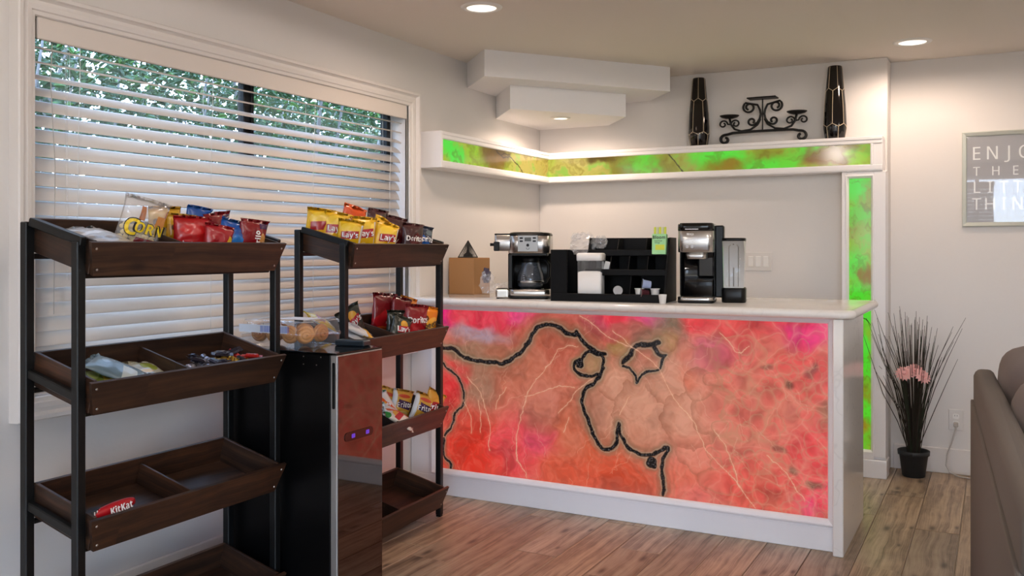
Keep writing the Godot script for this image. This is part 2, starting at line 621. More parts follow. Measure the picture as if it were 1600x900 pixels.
const BLACK = [
	[1.3, [0.012,0.240,0.023,0.242,0.056,0.249,0.078,0.285,0.105,0.304,0.153,0.314,0.174,0.311,0.200,0.318,0.226,0.283,0.252,0.246,0.272,0.185,0.285,0.131,0.302,0.087,0.327,0.068,0.356,0.081,0.376,0.111,0.405,0.123,0.406,0.108,0.425,0.163,0.449,0.202,0.472,0.224,0.481,0.223]],
	[1.0, [0.420,0.277,0.425,0.240,0.439,0.212,0.458,0.225,0.474,0.244,0.476,0.290,0.469,0.332,0.449,0.355,0.425,0.354,0.406,0.336,0.399,0.311,0.403,0.279,0.418,0.267]],
	[1.1, [0.479,0.305,0.462,0.368,0.449,0.402,0.432,0.426,0.422,0.478,0.422,0.530,0.434,0.590,0.449,0.679,0.462,0.737,0.481,0.766,0.500,0.755,0.511,0.716,0.513,0.665,0.516,0.613,0.522,0.673,0.541,0.740,0.572,0.773,0.599,0.770,0.620,0.740,0.638,0.716,0.638,0.736,0.629,0.777,0.626,0.798,0.624,0.858,0.630,0.945,0.626,0.982]],
	[1.4, [0.527,0.263,0.545,0.225,0.554,0.183,0.572,0.161,0.599,0.158,0.616,0.141]],
	[1.2, [0.605,0.172,0.616,0.205,0.629,0.213]],
	[0.7, [0.529,0.283,0.545,0.300,0.558,0.333,0.562,0.373,0.572,0.332,0.590,0.308,0.612,0.300,0.623,0.274,0.627,0.224,0.634,0.209]],
	[0.7, [0.018,0.338,0.034,0.369,0.056,0.400,0.078,0.462,0.085,0.539,0.081,0.594,0.056,0.644,0.051,0.712,0.026,0.790]],
	[0.8, [0.022,0.808,0.022,0.880,0.026,0.925,0.036,0.941,0.044,0.966,0.045,0.993]],
]
const WHITE = [
	[0.356,0.218,0.332,0.305,0.293,0.406,0.272,0.484,0.257,0.593,0.242,0.726,0.239,0.811,0.241,0.897],
	[0.240,0.782,0.242,0.884,0.262,0.945,0.268,0.989],
	[0.448,0.370,0.410,0.440,0.386,0.516,0.356,0.584],
	[0.386,0.599,0.371,0.696],
	[0.095,0.415,0.132,0.497,0.148,0.593,0.164,0.699,0.159,0.809,0.164,0.851],
	[0.211,0.462,0.185,0.543,0.180,0.598],
	[0.127,0.553,0.135,0.651,0.135,0.749],
	[0.084,0.562,0.105,0.657,0.108,0.755],
	[0.415,0.008,0.458,0.072,0.495,0.135,0.550,0.178,0.599,0.247,0.620,0.304,0.642,0.400,0.664,0.475,0.698,0.556,0.723,0.676,0.734,0.725,0.768,0.795,0.801,0.865,0.828,0.951,0.842,0.989],
	[0.500,0.088,0.527,0.131,0.550,0.178],
	[0.748,0.596,0.775,0.683,0.795,0.804,0.808,0.894],
	[0.866,0.708,0.904,0.775,0.930,0.859,0.949,0.914],
	[0.761,0.072,0.788,0.132,0.801,0.177,0.828,0.143],
	[0.543,0.462,0.527,0.521,0.520,0.562],
	[0.356,0.218,0.381,0.189,0.410,0.190],
	[0.262,0.506,0.312,0.467,0.361,0.427,0.400,0.430],
]
const BLOBS = [
	[0.036,0.045,0.036,0.073,240,20,140],
	[0.104,0.060,0.057,0.079,232,50,60],
	[0.190,0.052,0.110,0.079,235,60,85],
	[0.255,0.027,0.040,0.054,240,70,135],
	[0.133,0.159,0.091,0.047,170,150,165],
	[0.152,0.264,0.139,0.047,140,118,92],
	[0.457,0.028,0.047,0.060,236,72,130],
	[0.515,0.002,0.041,0.057,246,58,78],
	[0.588,0.007,0.039,0.050,242,68,140],
	[0.406,0.014,0.051,0.075,205,95,90],
	[0.507,0.097,0.097,0.045,190,90,85],
	[0.666,0.035,0.073,0.063,112,104,84],
	[0.635,0.102,0.062,0.043,130,100,80],
	[0.336,0.152,0.104,0.098,188,92,68],
	[0.227,0.339,0.100,0.097,190,98,74],
	[0.300,0.424,0.140,0.152,202,115,90],
	[0.340,0.607,0.104,0.151,206,120,100],
	[0.124,0.492,0.050,0.197,160,118,95],
	[0.051,0.464,0.035,0.121,232,48,55],
	[0.046,0.727,0.027,0.161,228,42,45],
	[0.114,0.771,0.095,0.158,225,75,60],
	[0.152,0.860,0.112,0.138,236,58,42],
	[0.075,0.919,0.078,0.120,230,55,40],
	[0.246,0.818,0.072,0.155,240,80,88],
	[0.309,0.766,0.046,0.068,242,85,112],
	[0.457,0.768,0.099,0.148,215,84,50],
	[0.389,0.747,0.034,0.225,212,110,82],
	[0.389,0.934,0.085,0.094,225,90,64],
	[0.548,0.872,0.079,0.091,224,82,54],
	[0.406,0.257,0.068,0.113,200,100,80],
	[0.507,0.390,0.058,0.131,208,145,114],
	[0.474,0.562,0.050,0.165,190,126,102],
	[0.588,0.538,0.091,0.216,202,142,114],
	[0.669,0.363,0.105,0.212,206,146,118],
	[0.720,0.512,0.088,0.210,210,142,116],
	[0.689,0.325,0.024,0.063,216,106,80],
	[0.682,0.213,0.018,0.028,216,110,84],
	[0.525,0.198,0.028,0.047,142,116,58],
	[0.442,0.283,0.027,0.059,142,118,72],
	[0.635,0.149,0.025,0.053,150,118,66],
	[0.772,0.175,0.086,0.137,222,122,112],
	[0.750,0.202,0.038,0.069,230,100,128],
	[0.801,0.033,0.071,0.076,240,74,78],
	[0.712,0.025,0.033,0.062,246,66,74],
	[0.948,0.059,0.049,0.074,250,38,132],
	[0.982,0.004,0.033,0.059,246,40,112],
	[0.907,-0.016,0.055,0.047,240,66,80],
	[0.942,0.319,0.067,0.132,240,76,82],
	[0.975,0.445,0.048,0.118,222,92,78],
	[0.957,0.647,0.053,0.132,240,70,76],
	[0.948,0.921,0.035,0.060,250,60,124],
	[0.989,0.876,0.024,0.080,246,60,90],
	[0.925,0.855,0.035,0.067,244,80,92],
	[0.801,0.617,0.085,0.171,214,136,112],
	[0.727,0.773,0.074,0.104,226,126,106],
	[0.682,0.897,0.075,0.084,230,112,90],
	[0.727,0.964,0.059,0.070,236,118,108],
	[0.872,0.397,0.083,0.169,222,116,98],
	[0.844,0.885,0.084,0.102,234,94,80],
	[0.786,0.379,0.072,0.137,216,130,108],
	[0.921,0.329,0.012,0.023,112,74,60],
	[0.957,0.250,0.010,0.023,110,66,62],
	[0.896,0.672,0.015,0.020,100,74,58],
	[0.917,0.774,0.012,0.027,110,74,60],
	[0.966,0.843,0.019,0.023,120,84,66],
	[0.991,0.491,0.011,0.046,130,88,64],
	[0.993,0.416,0.009,0.022,120,84,62],
	[0.881,0.245,0.011,0.016,130,86,70],
]

const LOBES = [
	[0.482,0.559,0.043,0.184,-0.30],
	[0.510,0.360,0.058,0.124,0.00],
	[0.772,0.312,0.069,0.145,0.00],
	[0.735,0.719,0.076,0.125,0.00],
	[0.591,0.549,0.088,0.209,0.20],
	[0.674,0.327,0.094,0.198,0.00],
	[0.694,0.552,0.075,0.162,0.00],
	[0.754,0.505,0.061,0.140,0.00],
	[0.808,0.186,0.060,0.103,0.00],
	[0.815,0.510,0.057,0.123,0.00],
	[0.837,0.710,0.062,0.102,0.00],
	[0.442,0.283,0.032,0.067,0.00],
	[0.525,0.198,0.030,0.050,0.00],
	[0.635,0.149,0.025,0.056,0.00],
	[0.712,0.356,0.039,0.098,0.00],
	[0.872,0.297,0.042,0.081,0.00],
	[0.772,0.864,0.058,0.076,0.00],
]

func stamp_line(buf: PackedFloat32Array, w: int, h: int, pts: Array, reach: float) -> void:
	# least distance in pixels to a polyline, kept in buf
	for k in range(0, pts.size() - 2, 2):
		var a := Vector2(pts[k] * w, pts[k + 1] * h)
		var b := Vector2(pts[k + 2] * w, pts[k + 3] * h)
		var lo := a.min(b) - Vector2.ONE * reach
		var hi := a.max(b) + Vector2.ONE * reach
		var d := b - a
		var len2: float = max(d.length_squared(), 0.01)
		for y in range(max(0, int(lo.y)), min(h, int(hi.y) + 1)):
			for x in range(max(0, int(lo.x)), min(w, int(hi.x) + 1)):
				var p := Vector2(x, y)
				var t: float = clamp((p - a).dot(d) / len2, 0.0, 1.0)
				var q := (p - a - d * t).length()
				if q < buf[y * w + x]:
					buf[y * w + x] = q

func smooth_line(p: Array) -> Array:
	# a curve through the points, four steps to each stretch
	var v := []
	for k in range(0, p.size(), 2):
		v.append(Vector2(p[k], p[k + 1]))
	var out := []
	for k in v.size() - 1:
		for i in 4:
			var q: Vector2 = v[k].cubic_interpolate(v[k + 1], v[max(k - 1, 0)], v[min(k + 2, v.size() - 1)], i / 4.0)
			out.append(q.x)
			out.append(q.y)
	out.append(v[-1].x)
	out.append(v[-1].y)
	return out

func far_buffer(n: int) -> PackedFloat32Array:
	var b := PackedFloat32Array()
	b.resize(n)
	b.fill(1e3)
	return b

func onyx_base(blobs: Array, base: Color, w: int, h: int, bw: int, bh: int) -> Image:
	# soft patches of colour laid over each other at low resolution, then enlarged
	var im := Image.create(bw, bh, false, Image.FORMAT_RGB8)
	for y in bh:
		for x in bw:
			var u := (x + 0.5) / bw
			var v := (y + 0.5) / bh
			var c := base
			for b in blobs:
				var du: float = (u - b[0]) / b[2]
				var dv: float = (v - b[1]) / b[3]
				var d := du * du + dv * dv
				if d < 5.0:
					c = c.lerp(Color8(b[4], b[5], b[6]), exp(-d * d * 0.45) * 0.92)
			im.set_pixel(x, y, c)
	im.resize(w, h, Image.INTERPOLATE_CUBIC)
	return im

func onyx_red() -> ImageTexture:
	var w := 1200
	var h := 504
	var base := onyx_base(BLOBS, Color8(222, 104, 88), w, h, 300, 126)
	var out := Image.create(w, h, false, Image.FORMAT_RGB8)
	var warp := noise(0.008, 3, 3)
	var cell := noise(0.016, 8, 1, FastNoiseLite.TYPE_CELLULAR)
	cell.cellular_return_type = FastNoiseLite.RETURN_DISTANCE2_SUB
	cell.fractal_type = FastNoiseLite.FRACTAL_NONE
	var cell2 := noise(0.03, 18, 1, FastNoiseLite.TYPE_CELLULAR)
	cell2.cellular_return_type = FastNoiseLite.RETURN_DISTANCE2_SUB
	cell2.fractal_type = FastNoiseLite.FRACTAL_NONE
	var cloud := noise(0.006, 23, 4)
	var wn := noise(0.03, 77, 3)
	var fine := noise(0.035, 91, 3)
	var dark := far_buffer(w * h)
	for b in BLACK:
		var tmp := far_buffer(w * h)
		stamp_line(tmp, w, h, smooth_line(b[1]), 64.0)
		for i in w * h:
			if tmp[i] < 900.0:
				dark[i] = min(dark[i], tmp[i] / b[0])
	# the two dark buds
	for k in [[0.414, 0.285, 9.0], [0.599, 0.812, 12.0]]:
		for y in h:
			var dy: float = y - k[1] * h
			if absf(dy) > 40.0:
				continue
			for x in range(int(k[0] * w) - 40, int(k[0] * w) + 40):
				var q: float = Vector2(x - k[0] * w, dy).length() - k[2]
				dark[y * w + x] = min(dark[y * w + x], max(q, 0.0) + 1.2 * absf(sin(q * 0.9)) if q < 0.0 else q)
	var pale := far_buffer(w * h)
	var r := RandomNumberGenerator.new()
	r.seed = 6
	var hair := far_buffer(w * h)
	for k in 70:
		# faint hairlines, most of them running down to the left as the marked veins do
		var p := Vector2(r.randf(), r.randf())
		var d := Vector2(-0.35 + r.randfn() * 0.45, 1.0).normalized() * 0.02
		if p.x > 0.55 and r.randf() < 0.6:
			d.x = absf(d.x) + 0.008
		var line := []
		for i in r.randi_range(4, 11):
			line.append(p.x)
			line.append(p.y)
			p += Vector2(d.x * 0.45, d.y) + Vector2(r.randfn() * 0.004, r.randfn() * 0.007)
		stamp_line(hair, w, h, smooth_line(line), 4.0)
	for b in WHITE:
		stamp_line(pale, w, h, smooth_line(b), 12.0)
	# rounded lobes: height of the bubbles and how near their rims are, kept per pixel
	var dome := PackedFloat32Array()
	dome.resize(w * h)
	var rim := PackedFloat32Array()
	rim.resize(w * h)
	var lobes := LOBES.duplicate()
	for k in 120:
		var lu := 1.0 - 0.26 * pow(r.randf(), 1.3)
		var s := r.randf_range(0.008, 0.022)
		lobes.append([lu, r.randf_range(0.12, 1.0), s, s * 2.37 * r.randf_range(0.7, 1.1), r.randf_range(-0.5, 0.5)])
	for b in lobes:
		var reach: float = maxf(b[2] * w, b[3] * h) * 1.3
		for y in range(maxi(0, int(b[1] * h - reach)), mini(h, int(b[1] * h + reach))):
			for x in range(maxi(0, int(b[0] * w - reach)), mini(w, int(b[0] * w + reach))):
				var q := Vector2(x - b[0] * w, y - b[1] * h).rotated(-b[4])
				var e := sqrt(pow(q.x / (b[2] * w), 2) + pow(q.y / (b[3] * h), 2)) + 0.16 * warp.get_noise_2d(x * 2.2, y * 2.2)
				if e < 1.0:
					var i := y * w + x
					dome[i] = 1.0 - e * e
					rim[i] = exp(-pow((1.0 - e) / 0.16, 2.0))
	for y in h:
		var v := float(y) / h
		for x in w:
			var u := float(x) / w
			var wx := warp.get_noise_2d(x, y)
			var wy := warp.get_noise_2d(x + 700, y + 300)
			var c := base.get_pixel(clampi(x + int(wx * 34.0), 0, w - 1), clampi(y + int(wy * 26.0), 0, h - 1))
			var n := cloud.get_noise_2d(x + wx * 60.0, y + wy * 60.0)
			c = c.lightened(n * 0.1) if n > 0.0 else c.darkened(-n * 0.3)
			var g := fine.get_noise_2d(x + wx * 30.0, y + wy * 30.0)
			c = c.lerp(Color8(168, 82, 62), clamp(g, 0.0, 0.4) * 0.45)
			c = c.lerp(Color8(244, 150, 130), clamp(-g, 0.0, 0.4) * 0.4)
			# honeycomb of pale healing lines towards the right, sparse elsewhere
			var ca := cell.get_noise_2d(x + wx * 26.0, y * 1.05 + wy * 26.0) + 1.0
			var cb := cell2.get_noise_2d(x + wx * 16.0, y + wy * 16.0) + 1.0
			var right: float = smoothstep(0.60, 0.82, u)
			c = c.lerp(Color8(232, 160, 130), pow(clamp(1.0 - ca * 2.4, 0.0, 1.0), 1.3) * (0.05 + 0.2 * right))
			c = c.darkened(clamp(ca - 0.35, 0.0, 1.0) * 0.22 * (0.25 + right))
			c = c.lerp(Color8(238, 186, 160), clamp(1.0 - ca * 12.0, 0.0, 1.0) * (0.07 + 0.16 * right))
			c = c.lerp(Color8(234, 156, 130), pow(clamp(1.0 - cb * 2.2, 0.0, 1.0), 1.2) * 0.3 * smoothstep(0.8, 0.93, u) * smoothstep(0.2, 0.4, v))
			c = c.darkened(clamp(cb - 0.45, 0.0, 1.0) * 0.12 * right)
			var li := clampi(y + int(wy * 10.0), 0, h - 1) * w + clampi(x + int(wx * 10.0), 0, w - 1)
			if dome[li] > 0.0 or rim[li] > 0.02:
				var small: float = smoothstep(0.68, 0.8, u)
				c = c.lerp(Color8(244, 176, 148).lerp(Color8(250, 84, 84), small), dome[li] * 0.3)
				c = c.lerp(Color8(150, 92, 70).lerp(Color8(206, 142, 112), small), rim[li] * (0.32 + 0.2 * small))
			var jx := wn.get_noise_2d(x, y)
			var jy := wn.get_noise_2d(x + 900, y)
			var at2 := clampi(y + int(round(jy * 4.0)), 0, h - 1) * w + clampi(x + int(round(jx * 4.0)), 0, w - 1)
			var d := dark[at2]
			if d < 64.0:
				# agate bands that follow the dark seams
				var fade := exp(-d / 24.0)
				c = c.lerp(Color8(150, 96, 72), 0.42 * fade * (0.5 + 0.5 * sin(d * 0.52 + wx * 5.0)))
				c = c.lerp(Color8(232, 158, 130), 0.30 * exp(-d / 30.0) * (0.5 + 0.5 * sin(d * 0.33 + 2.0 + wy * 5.0)))
				c = c.lerp(Color8(122, 104, 80), 0.72 * exp(-d * d / 170.0))
				c = c.lerp(Color8(26, 24, 26), clamp((5.0 - d) / 1.8, 0.0, 1.0))
				c = c.lerp(Color8(182, 166, 146), 0.55 * exp(-pow((d - 7.0) / 1.1, 2.0)))
				if d < 2.2:
					c = c.lerp(Color8(120, 110, 108), clamp(wn.get_noise_2d(x * 4.0, y * 4.0) * 1.6, 0.0, 0.7))
			var hq := hair[at2]
			if hq < 4.0:
				c = c.lerp(Color8(240, 190, 160), 0.34 * clamp(1.0 - hq / 1.6, 0.0, 1.0))
			var p := pale[at2]
			if p < 12.0:
				c = c.lerp(Color8(246, 212, 182), 0.9 * clamp(1.0 - p / (1.3 + 0.9 * absf(jx)), 0.0, 1.0))
				c = c.lerp(Color8(228, 152, 118), 0.3 * exp(-p * p / 16.0))
			out.set_pixel(x, y, c)
	return tex(out)

func onyx_green(w: int, h: int, blobs: Array, veins: Array, base: Color, seed_value: int) -> ImageTexture:
	var bim := onyx_base(blobs, base, w, h, w / 4, h / 2)
	var out := Image.create(w, h, false, Image.FORMAT_RGB8)
	var warp := noise(0.02, seed_value, 3)
	var cloud := noise(0.014, seed_value + 4, 4)
	var dark := far_buffer(w * h)
	for b in veins:
		stamp_line(dark, w, h, b, 8.0)
	for y in h:
		for x in w:
			var wx := warp.get_noise_2d(x, y)
			var wy := warp.get_noise_2d(x + 500, y)
			var c := bim.get_pixel(clampi(x + int(wx * 30.0), 0, w - 1), clampi(y + int(wy * 14.0), 0, h - 1))
			var n := cloud.get_noise_2d(x + wx * 40.0, (y + wy * 30.0) * 1.4)
			if n > 0.12:
				c = c.lerp(Color8(96, 240, 70), clamp((n - 0.12) * 1.3, 0.0, 0.5) * clamp(c.g - 0.45, 0.0, 1.0) * 2.0)
			elif n < -0.1:
				c = c.lerp(Color8(120, 92, 30), clamp((-n - 0.1) * 0.8, 0.0, 0.3))
			var dk := dark[clampi(y + int(wy * 5.0), 0, h - 1) * w + clampi(x + int(wx * 5.0), 0, w - 1)]
			c = c.lerp(Color8(40, 30, 26), 0.85 * clamp(1.0 - dk / 2.2, 0.0, 1.0))
			out.set_pixel(x, y, c)
	return tex(out)

func lit_stone(called: String, t: ImageTexture, energy: float) -> StandardMaterial3D:
	var m := mat(called, Color(0.35, 0.35, 0.35), 0.12)
	m.albedo_texture = t
	m.emission_enabled = true
	m.emission_operator = BaseMaterial3D.EMISSION_OP_MULTIPLY
	m.emission = Color.WHITE
	m.emission_texture = t
	m.emission_energy_multiplier = energy
	return m

func area_light(called: String, where: Vector3, turn: Basis, size: Vector2, color: Color, energy: float) -> void:
	# shines along its own -z
	var a := AreaLight3D.new()
	a.name = called
	a.area_size = size
	a.light_color = color
	a.light_energy = energy
	a.shadow_enabled = true
	a.transform = Transform3D(turn, where)
	add_child(a, true)

func bevel_frame(w: float, h: float, prof: Array) -> Array:
	# four mitred lengths round an opening w x h centred on the origin, facing +z; prof of [outwards, forwards]
	var out := []
	var corner := [[-1, -1], [1, -1], [1, 1], [-1, 1]]
	for k in 4:
		var a: Array = corner[k]
		var b: Array = corner[(k + 1) % 4]
		var st := ns()
		for i in prof.size() - 1:
			var p: Array = prof[i]
			var q: Array = prof[i + 1]
			var A := Vector3(a[0] * (w / 2 + p[0]), a[1] * (h / 2 + p[0]), p[1])
			var B := Vector3(b[0] * (w / 2 + p[0]), b[1] * (h / 2 + p[0]), p[1])
			var Cc := Vector3(b[0] * (w / 2 + q[0]), b[1] * (h / 2 + q[0]), q[1])
			var D := Vector3(a[0] * (w / 2 + q[0]), a[1] * (h / 2 + q[0]), q[1])
			quad(st, D, Cc, B, A)
		out.append(st)
	return out

func build_bar_counter() -> void:
	var t := thing("bar_counter", "white bar counter with a rounded quartz top and a glowing red onyx front", "counter")
	# carcass behind the stone, kick board, end panels
	var st := ns()
	span(st, Vector3(0.004, 0.0, 1.0), Vector3(2.218, 1.02, 1.59))
	part("carcass", st, M.white_paint, t)
	part("kick_board", boxed(Vector3(1.111, 0.052, 1.595), Vector3(2.214, 0.104, 0.02), 0.003), M.white_paint, t)
	st = ns()
	span(st, Vector3(2.218, 0.0, 1.0), Vector3(2.262, 1.02, 1.662), 0.004)
	part("end_panel", st, M.quartz, t)
	# stone front: the texture covers x 0.170..2.190, y 0.143..0.996
	st = ns()
	span(st, Vector3(0.004, 0.1, 1.586), Vector3(0.17, 1.02, 1.604), 0.002)
	span(st, Vector3(0.17, 0.996, 1.586), Vector3(2.19, 1.02, 1.604), 0.002)
	span(st, Vector3(2.19, 0.1, 1.586), Vector3(2.218, 1.02, 1.604), 0.002)
	span(st, Vector3(0.17, 0.1, 1.586), Vector3(2.19, 0.143, 1.604), 0.002)
	part("front_rail", st, M.white_paint, t)
	st = ns()
	quad(st, Vector3(0.165, 0.138, 1.6), Vector3(2.195, 0.138, 1.6), Vector3(2.195, 1.0, 1.6), Vector3(0.165, 1.0, 1.6))
	var back := ns()
	span(back, Vector3(0.165, 0.138, 1.592), Vector3(2.195, 1.0, 1.599))
	part("onyx_backing", back, M.white_paint, t)
	part("onyx_panel", st, lit_stone("onyx_red", onyx_red(), 0.8), t)
	for length in bevel_frame(2.02, 0.853, [[0.0, 0.0], [0.0, 0.004], [0.006, 0.012], [0.02, 0.02], [0.026, 0.02], [0.03, 0.014], [0.033, 0.0]]):
		var o := part("frame_moulding", length, M.white_paint, t)
		o.position = Vector3(1.18, 0.5695, 1.603)
	# top with a bullnose edge: front z 1.68, back z 0.78, right x 2.30
	st = ns(true)
	var rows := []
	for k in 9:
		var a := PI * (float(k) / 8.0 - 0.5)
		rows.append([1.02 + 0.02 + 0.02 * sin(a), 0.02 * (1.0 - cos(a))])
	rounded_block(st, 2.31, 0.91, 0.05, rows, at(1.155 + 0.002, 0, 1.232), 8)
	part("countertop", st, M.quartz, t)
	area_light("onyx_front_glow", Vector3(1.18, 0.57, 1.63), Basis(Vector3.UP, PI), Vector2(2.0, 0.84), hexc("ff8a70"), 0.2)

func build_lit_shelf() -> void:
	var t := thing("lit_shelf", "white wall shelf wrapping the corner with a glowing green onyx fascia", "shelf")
	var y0 := 1.771
	var y1 := 1.972
	var xr := 2.262
	var d := 0.135
	var zl := 1.514
	# boxes: along the back wall and along the window wall
	var st := ns()
	span(st, Vector3(0, y1 - 0.02, 0), Vector3(xr, y1, d + 0.012), 0.003)
	span(st, Vector3(0, y1 - 0.02, d), Vector3(d + 0.012, y1, zl), 0.003)
	part("top_board", st, M.white_paint, t)
	st = ns()
	span(st, Vector3(0, y0, 0), Vector3(xr, y0 + 0.018, d + 0.006), 0.003)
	span(st, Vector3(0, y0, d), Vector3(d + 0.006, y0 + 0.018, zl), 0.003)
	part("bottom_board", st, M.white_paint, t)
	st = ns()
	span(st, Vector3(0, y0 - 0.001, zl - 0.016), Vector3(d + 0.009, y1 + 0.001, zl + 0.004), 0.002)
	part("end_board", st, M.white_paint, t)
	st = ns()
	span(st, Vector3(xr - 0.05, y0 + 0.001, 0), Vector3(xr - 0.001, y1 - 0.001, d), 0.002)
	part("end_board", st, M.white_paint, t)
	st = ns()
	span(st, Vector3(0, y0 + 0.018, 0), Vector3(xr - 0.05, y1 - 0.02, d - 0.03))
	span(st, Vector3(0, y0 + 0.018, d - 0.03), Vector3(d - 0.03, y1 - 0.02, zl - 0.016))
	part("core", st, M.white_paint, t)
	# stone fascias
	var ya := 1.808
	var yb := 1.93
	var strip_back := onyx_green(768, 48, [[0.0, 0.5, 0.02, 1.0, 190, 235, 70], [0.12, 0.5, 0.12, 0.8, 226, 206, 110], [0.2, 0.1, 0.06, 0.25, 96, 76, 30], [0.26, 0.6, 0.06, 0.5, 150, 140, 50], [0.34, 0.3, 0.05, 0.5, 110, 225, 60],
		[0.36, 0.8, 0.05, 0.4, 130, 215, 60], [0.42, 0.6, 0.05, 0.6, 150, 140, 56], [0.47, 0.5, 0.04, 0.7, 172, 178, 84], [0.57, 0.3, 0.07, 0.6, 90, 245, 70], [0.63, 0.8, 0.09, 0.35, 158, 120, 30], [0.70, 0.75, 0.05, 0.5, 96, 245, 70],
		[0.72, 0.25, 0.05, 0.35, 150, 150, 50], [0.78, 0.8, 0.04, 0.4, 110, 230, 60], [0.84, 0.2, 0.05, 0.4, 110, 220, 60], [0.88, 0.55, 0.05, 0.4, 140, 92, 40], [0.93, 0.3, 0.05, 0.4, 126, 96, 40], [0.96, 0.75, 0.03, 0.4, 170, 225, 60]],
		[[0.41, 0.0, 0.435, 0.5, 0.46, 1.0]], Color8(176, 196, 66), 51)
	var strip_side := onyx_green(512, 48, [[0.0, 0.5, 0.03, 1.0, 190, 200, 60], [0.06, 0.2, 0.05, 0.6, 90, 250, 80], [0.11, 0.8, 0.05, 0.6, 90, 250, 80], [0.24, 0.3, 0.05, 0.6, 160, 215, 50], [0.32, 0.8, 0.05, 0.6, 165, 205, 50],
		[0.40, 0.3, 0.06, 0.6, 120, 88, 34], [0.50, 0.2, 0.06, 0.4, 104, 78, 44], [0.48, 0.75, 0.07, 0.4, 150, 104, 34], [0.60, 0.85, 0.05, 0.4, 176, 200, 50], [0.75, 0.5, 0.14, 1.0, 226, 196, 106], [0.95, 0.5, 0.08, 1.0, 222, 188, 92]],
		[[0.45, 0.0, 0.52, 0.35, 0.58, 0.2, 0.62, 0.4, 0.69, 0.7, 0.72, 1.0], [0.46, 0.1, 0.5, 0.25, 0.53, 0.1, 0.58, 0.12]], Color8(190, 196, 70), 61)
	st = ns()
	var zf := d - 0.004
	quad(st, Vector3(zf, ya, zf), Vector3(2.197, ya, zf), Vector3(2.197, yb, zf), Vector3(zf, yb, zf))
	part("onyx_fascia", st, lit_stone("onyx_green_back", strip_back, 0.72), t)
	st = ns()
	quad(st, Vector3(zf, ya, zl - 0.02), Vector3(zf, ya, zf), Vector3(zf, yb, zf), Vector3(zf, yb, zl - 0.02))
	part("onyx_fascia", st, lit_stone("onyx_green_side", strip_side, 0.72), t)
	# moulded lips round the stone
	st = ns()
	span(st, Vector3(d, yb - 0.002, d - 0.008), Vector3(xr, y1 - 0.012, d + 0.008), 0.005)
	span(st, Vector3(d - 0.008, yb - 0.002, d - 0.008), Vector3(d + 0.008, y1 - 0.012, zl), 0.005)
	span(st, Vector3(d, y0 + 0.004, d - 0.008), Vector3(xr, ya + 0.002, d + 0.008), 0.005)
	span(st, Vector3(d - 0.008, y0 + 0.004, d - 0.008), Vector3(d + 0.008, ya + 0.002, zl), 0.005)
	span(st, Vector3(2.195, ya, d - 0.008), Vector3(2.21, yb, d + 0.01), 0.003)
	span(st, Vector3(2.21, y0 + 0.004, d - 0.008), Vector3(xr, y1 - 0.012, d + 0.004), 0.003)
	part("lip_moulding", st, M.white_paint, t)
	# the lit pilaster that carries the shelf's right end
	var c := thing("lit_pilaster", "tall white pilaster with a glowing green onyx strip behind the bar counter", "pilaster")
	st = ns()
	span(st, Vector3(2.037, 0.106, 0.001), Vector3(2.278, 1.77, 0.118))
	part("core", st, M.white_paint, c)
	st = ns()
	span(st, Vector3(2.037, 0.12, 0.112), Vector3(2.064, 1.77, 0.136), 0.003)
	span(st, Vector3(2.213, 0.12, 0.112), Vector3(2.278, 1.77, 0.136), 0.003)
	span(st, Vector3(2.064, 1.742, 0.112), Vector3(2.213, 1.77, 0.136), 0.003)
	part("face_frame", st, M.white_paint, c)
	st = ns()
	span(st, Vector3(2.03, 0.0, 0.001), Vector3(2.284, 0.104, 0.145), 0.003)
	part("plinth", st, M.white_paint, c)
	var tall := onyx_green(96, 768, [[0.35, 0.02, 0.6, 0.05, 96, 245, 80], [0.9, 0.08, 0.3, 0.06, 160, 170, 60], [0.4, 0.14, 0.5, 0.04, 120, 215, 60], [0.3, 0.2, 0.4, 0.03, 158, 168, 70], [0.7, 0.25, 0.4, 0.06, 164, 196, 84], [0.3, 0.32, 0.4, 0.05, 100, 240, 70],
		[0.8, 0.36, 0.3, 0.03, 150, 110, 40], [0.4, 0.43, 0.6, 0.04, 84, 245, 50], [0.2, 0.475, 0.3, 0.015, 112, 80, 30], [0.7, 0.5, 0.3, 0.04, 92, 245, 60], [0.3, 0.56, 0.3, 0.03, 120, 84, 30], [0.5, 0.61, 0.4, 0.05, 90, 250, 70], [0.2, 0.67, 0.3, 0.03, 118, 86, 26],
		[0.7, 0.7, 0.3, 0.06, 84, 240, 50], [0.4, 0.8, 0.5, 0.06, 150, 150, 30], [0.8, 0.86, 0.3, 0.04, 90, 245, 50], [0.3, 0.92, 0.4, 0.05, 168, 140, 30], [0.8, 0.96, 0.3, 0.03, 120, 200, 40]],
		[[0.0, 0.50, 0.4, 0.505, 0.75, 0.52, 1.0, 0.545]], Color8(150, 200, 50), 71)
	st = ns()
	quad(st, Vector3(2.07, 0.15, 0.121), Vector3(2.2, 0.15, 0.121), Vector3(2.2, 1.735, 0.121), Vector3(2.07, 1.735, 0.121))
	part("onyx_strip", st, lit_stone("onyx_green_tall", tall, 0.68), c)
	for length in bevel_frame(0.119, 1.573, [[0.0, -0.012], [0.002, -0.004], [0.012, 0.008], [0.016, 0.008], [0.02, 0.0]]):
		var o := part("bevel_moulding", length, M.white_paint, c)
		o.position = Vector3(2.1365, 0.9445, 0.133)
	st = ns()
	span(st, Vector3(2.06, 0.104, 0.112), Vector3(2.215, 0.148, 0.14), 0.004)
	part("sill_moulding", st, M.white_paint, c)
	area_light("onyx_shelf_glow", Vector3(1.16, 1.87, 0.165), Basis(Vector3.UP, PI), Vector2(2.0, 0.11), hexc("b8ff60"), 0.02)
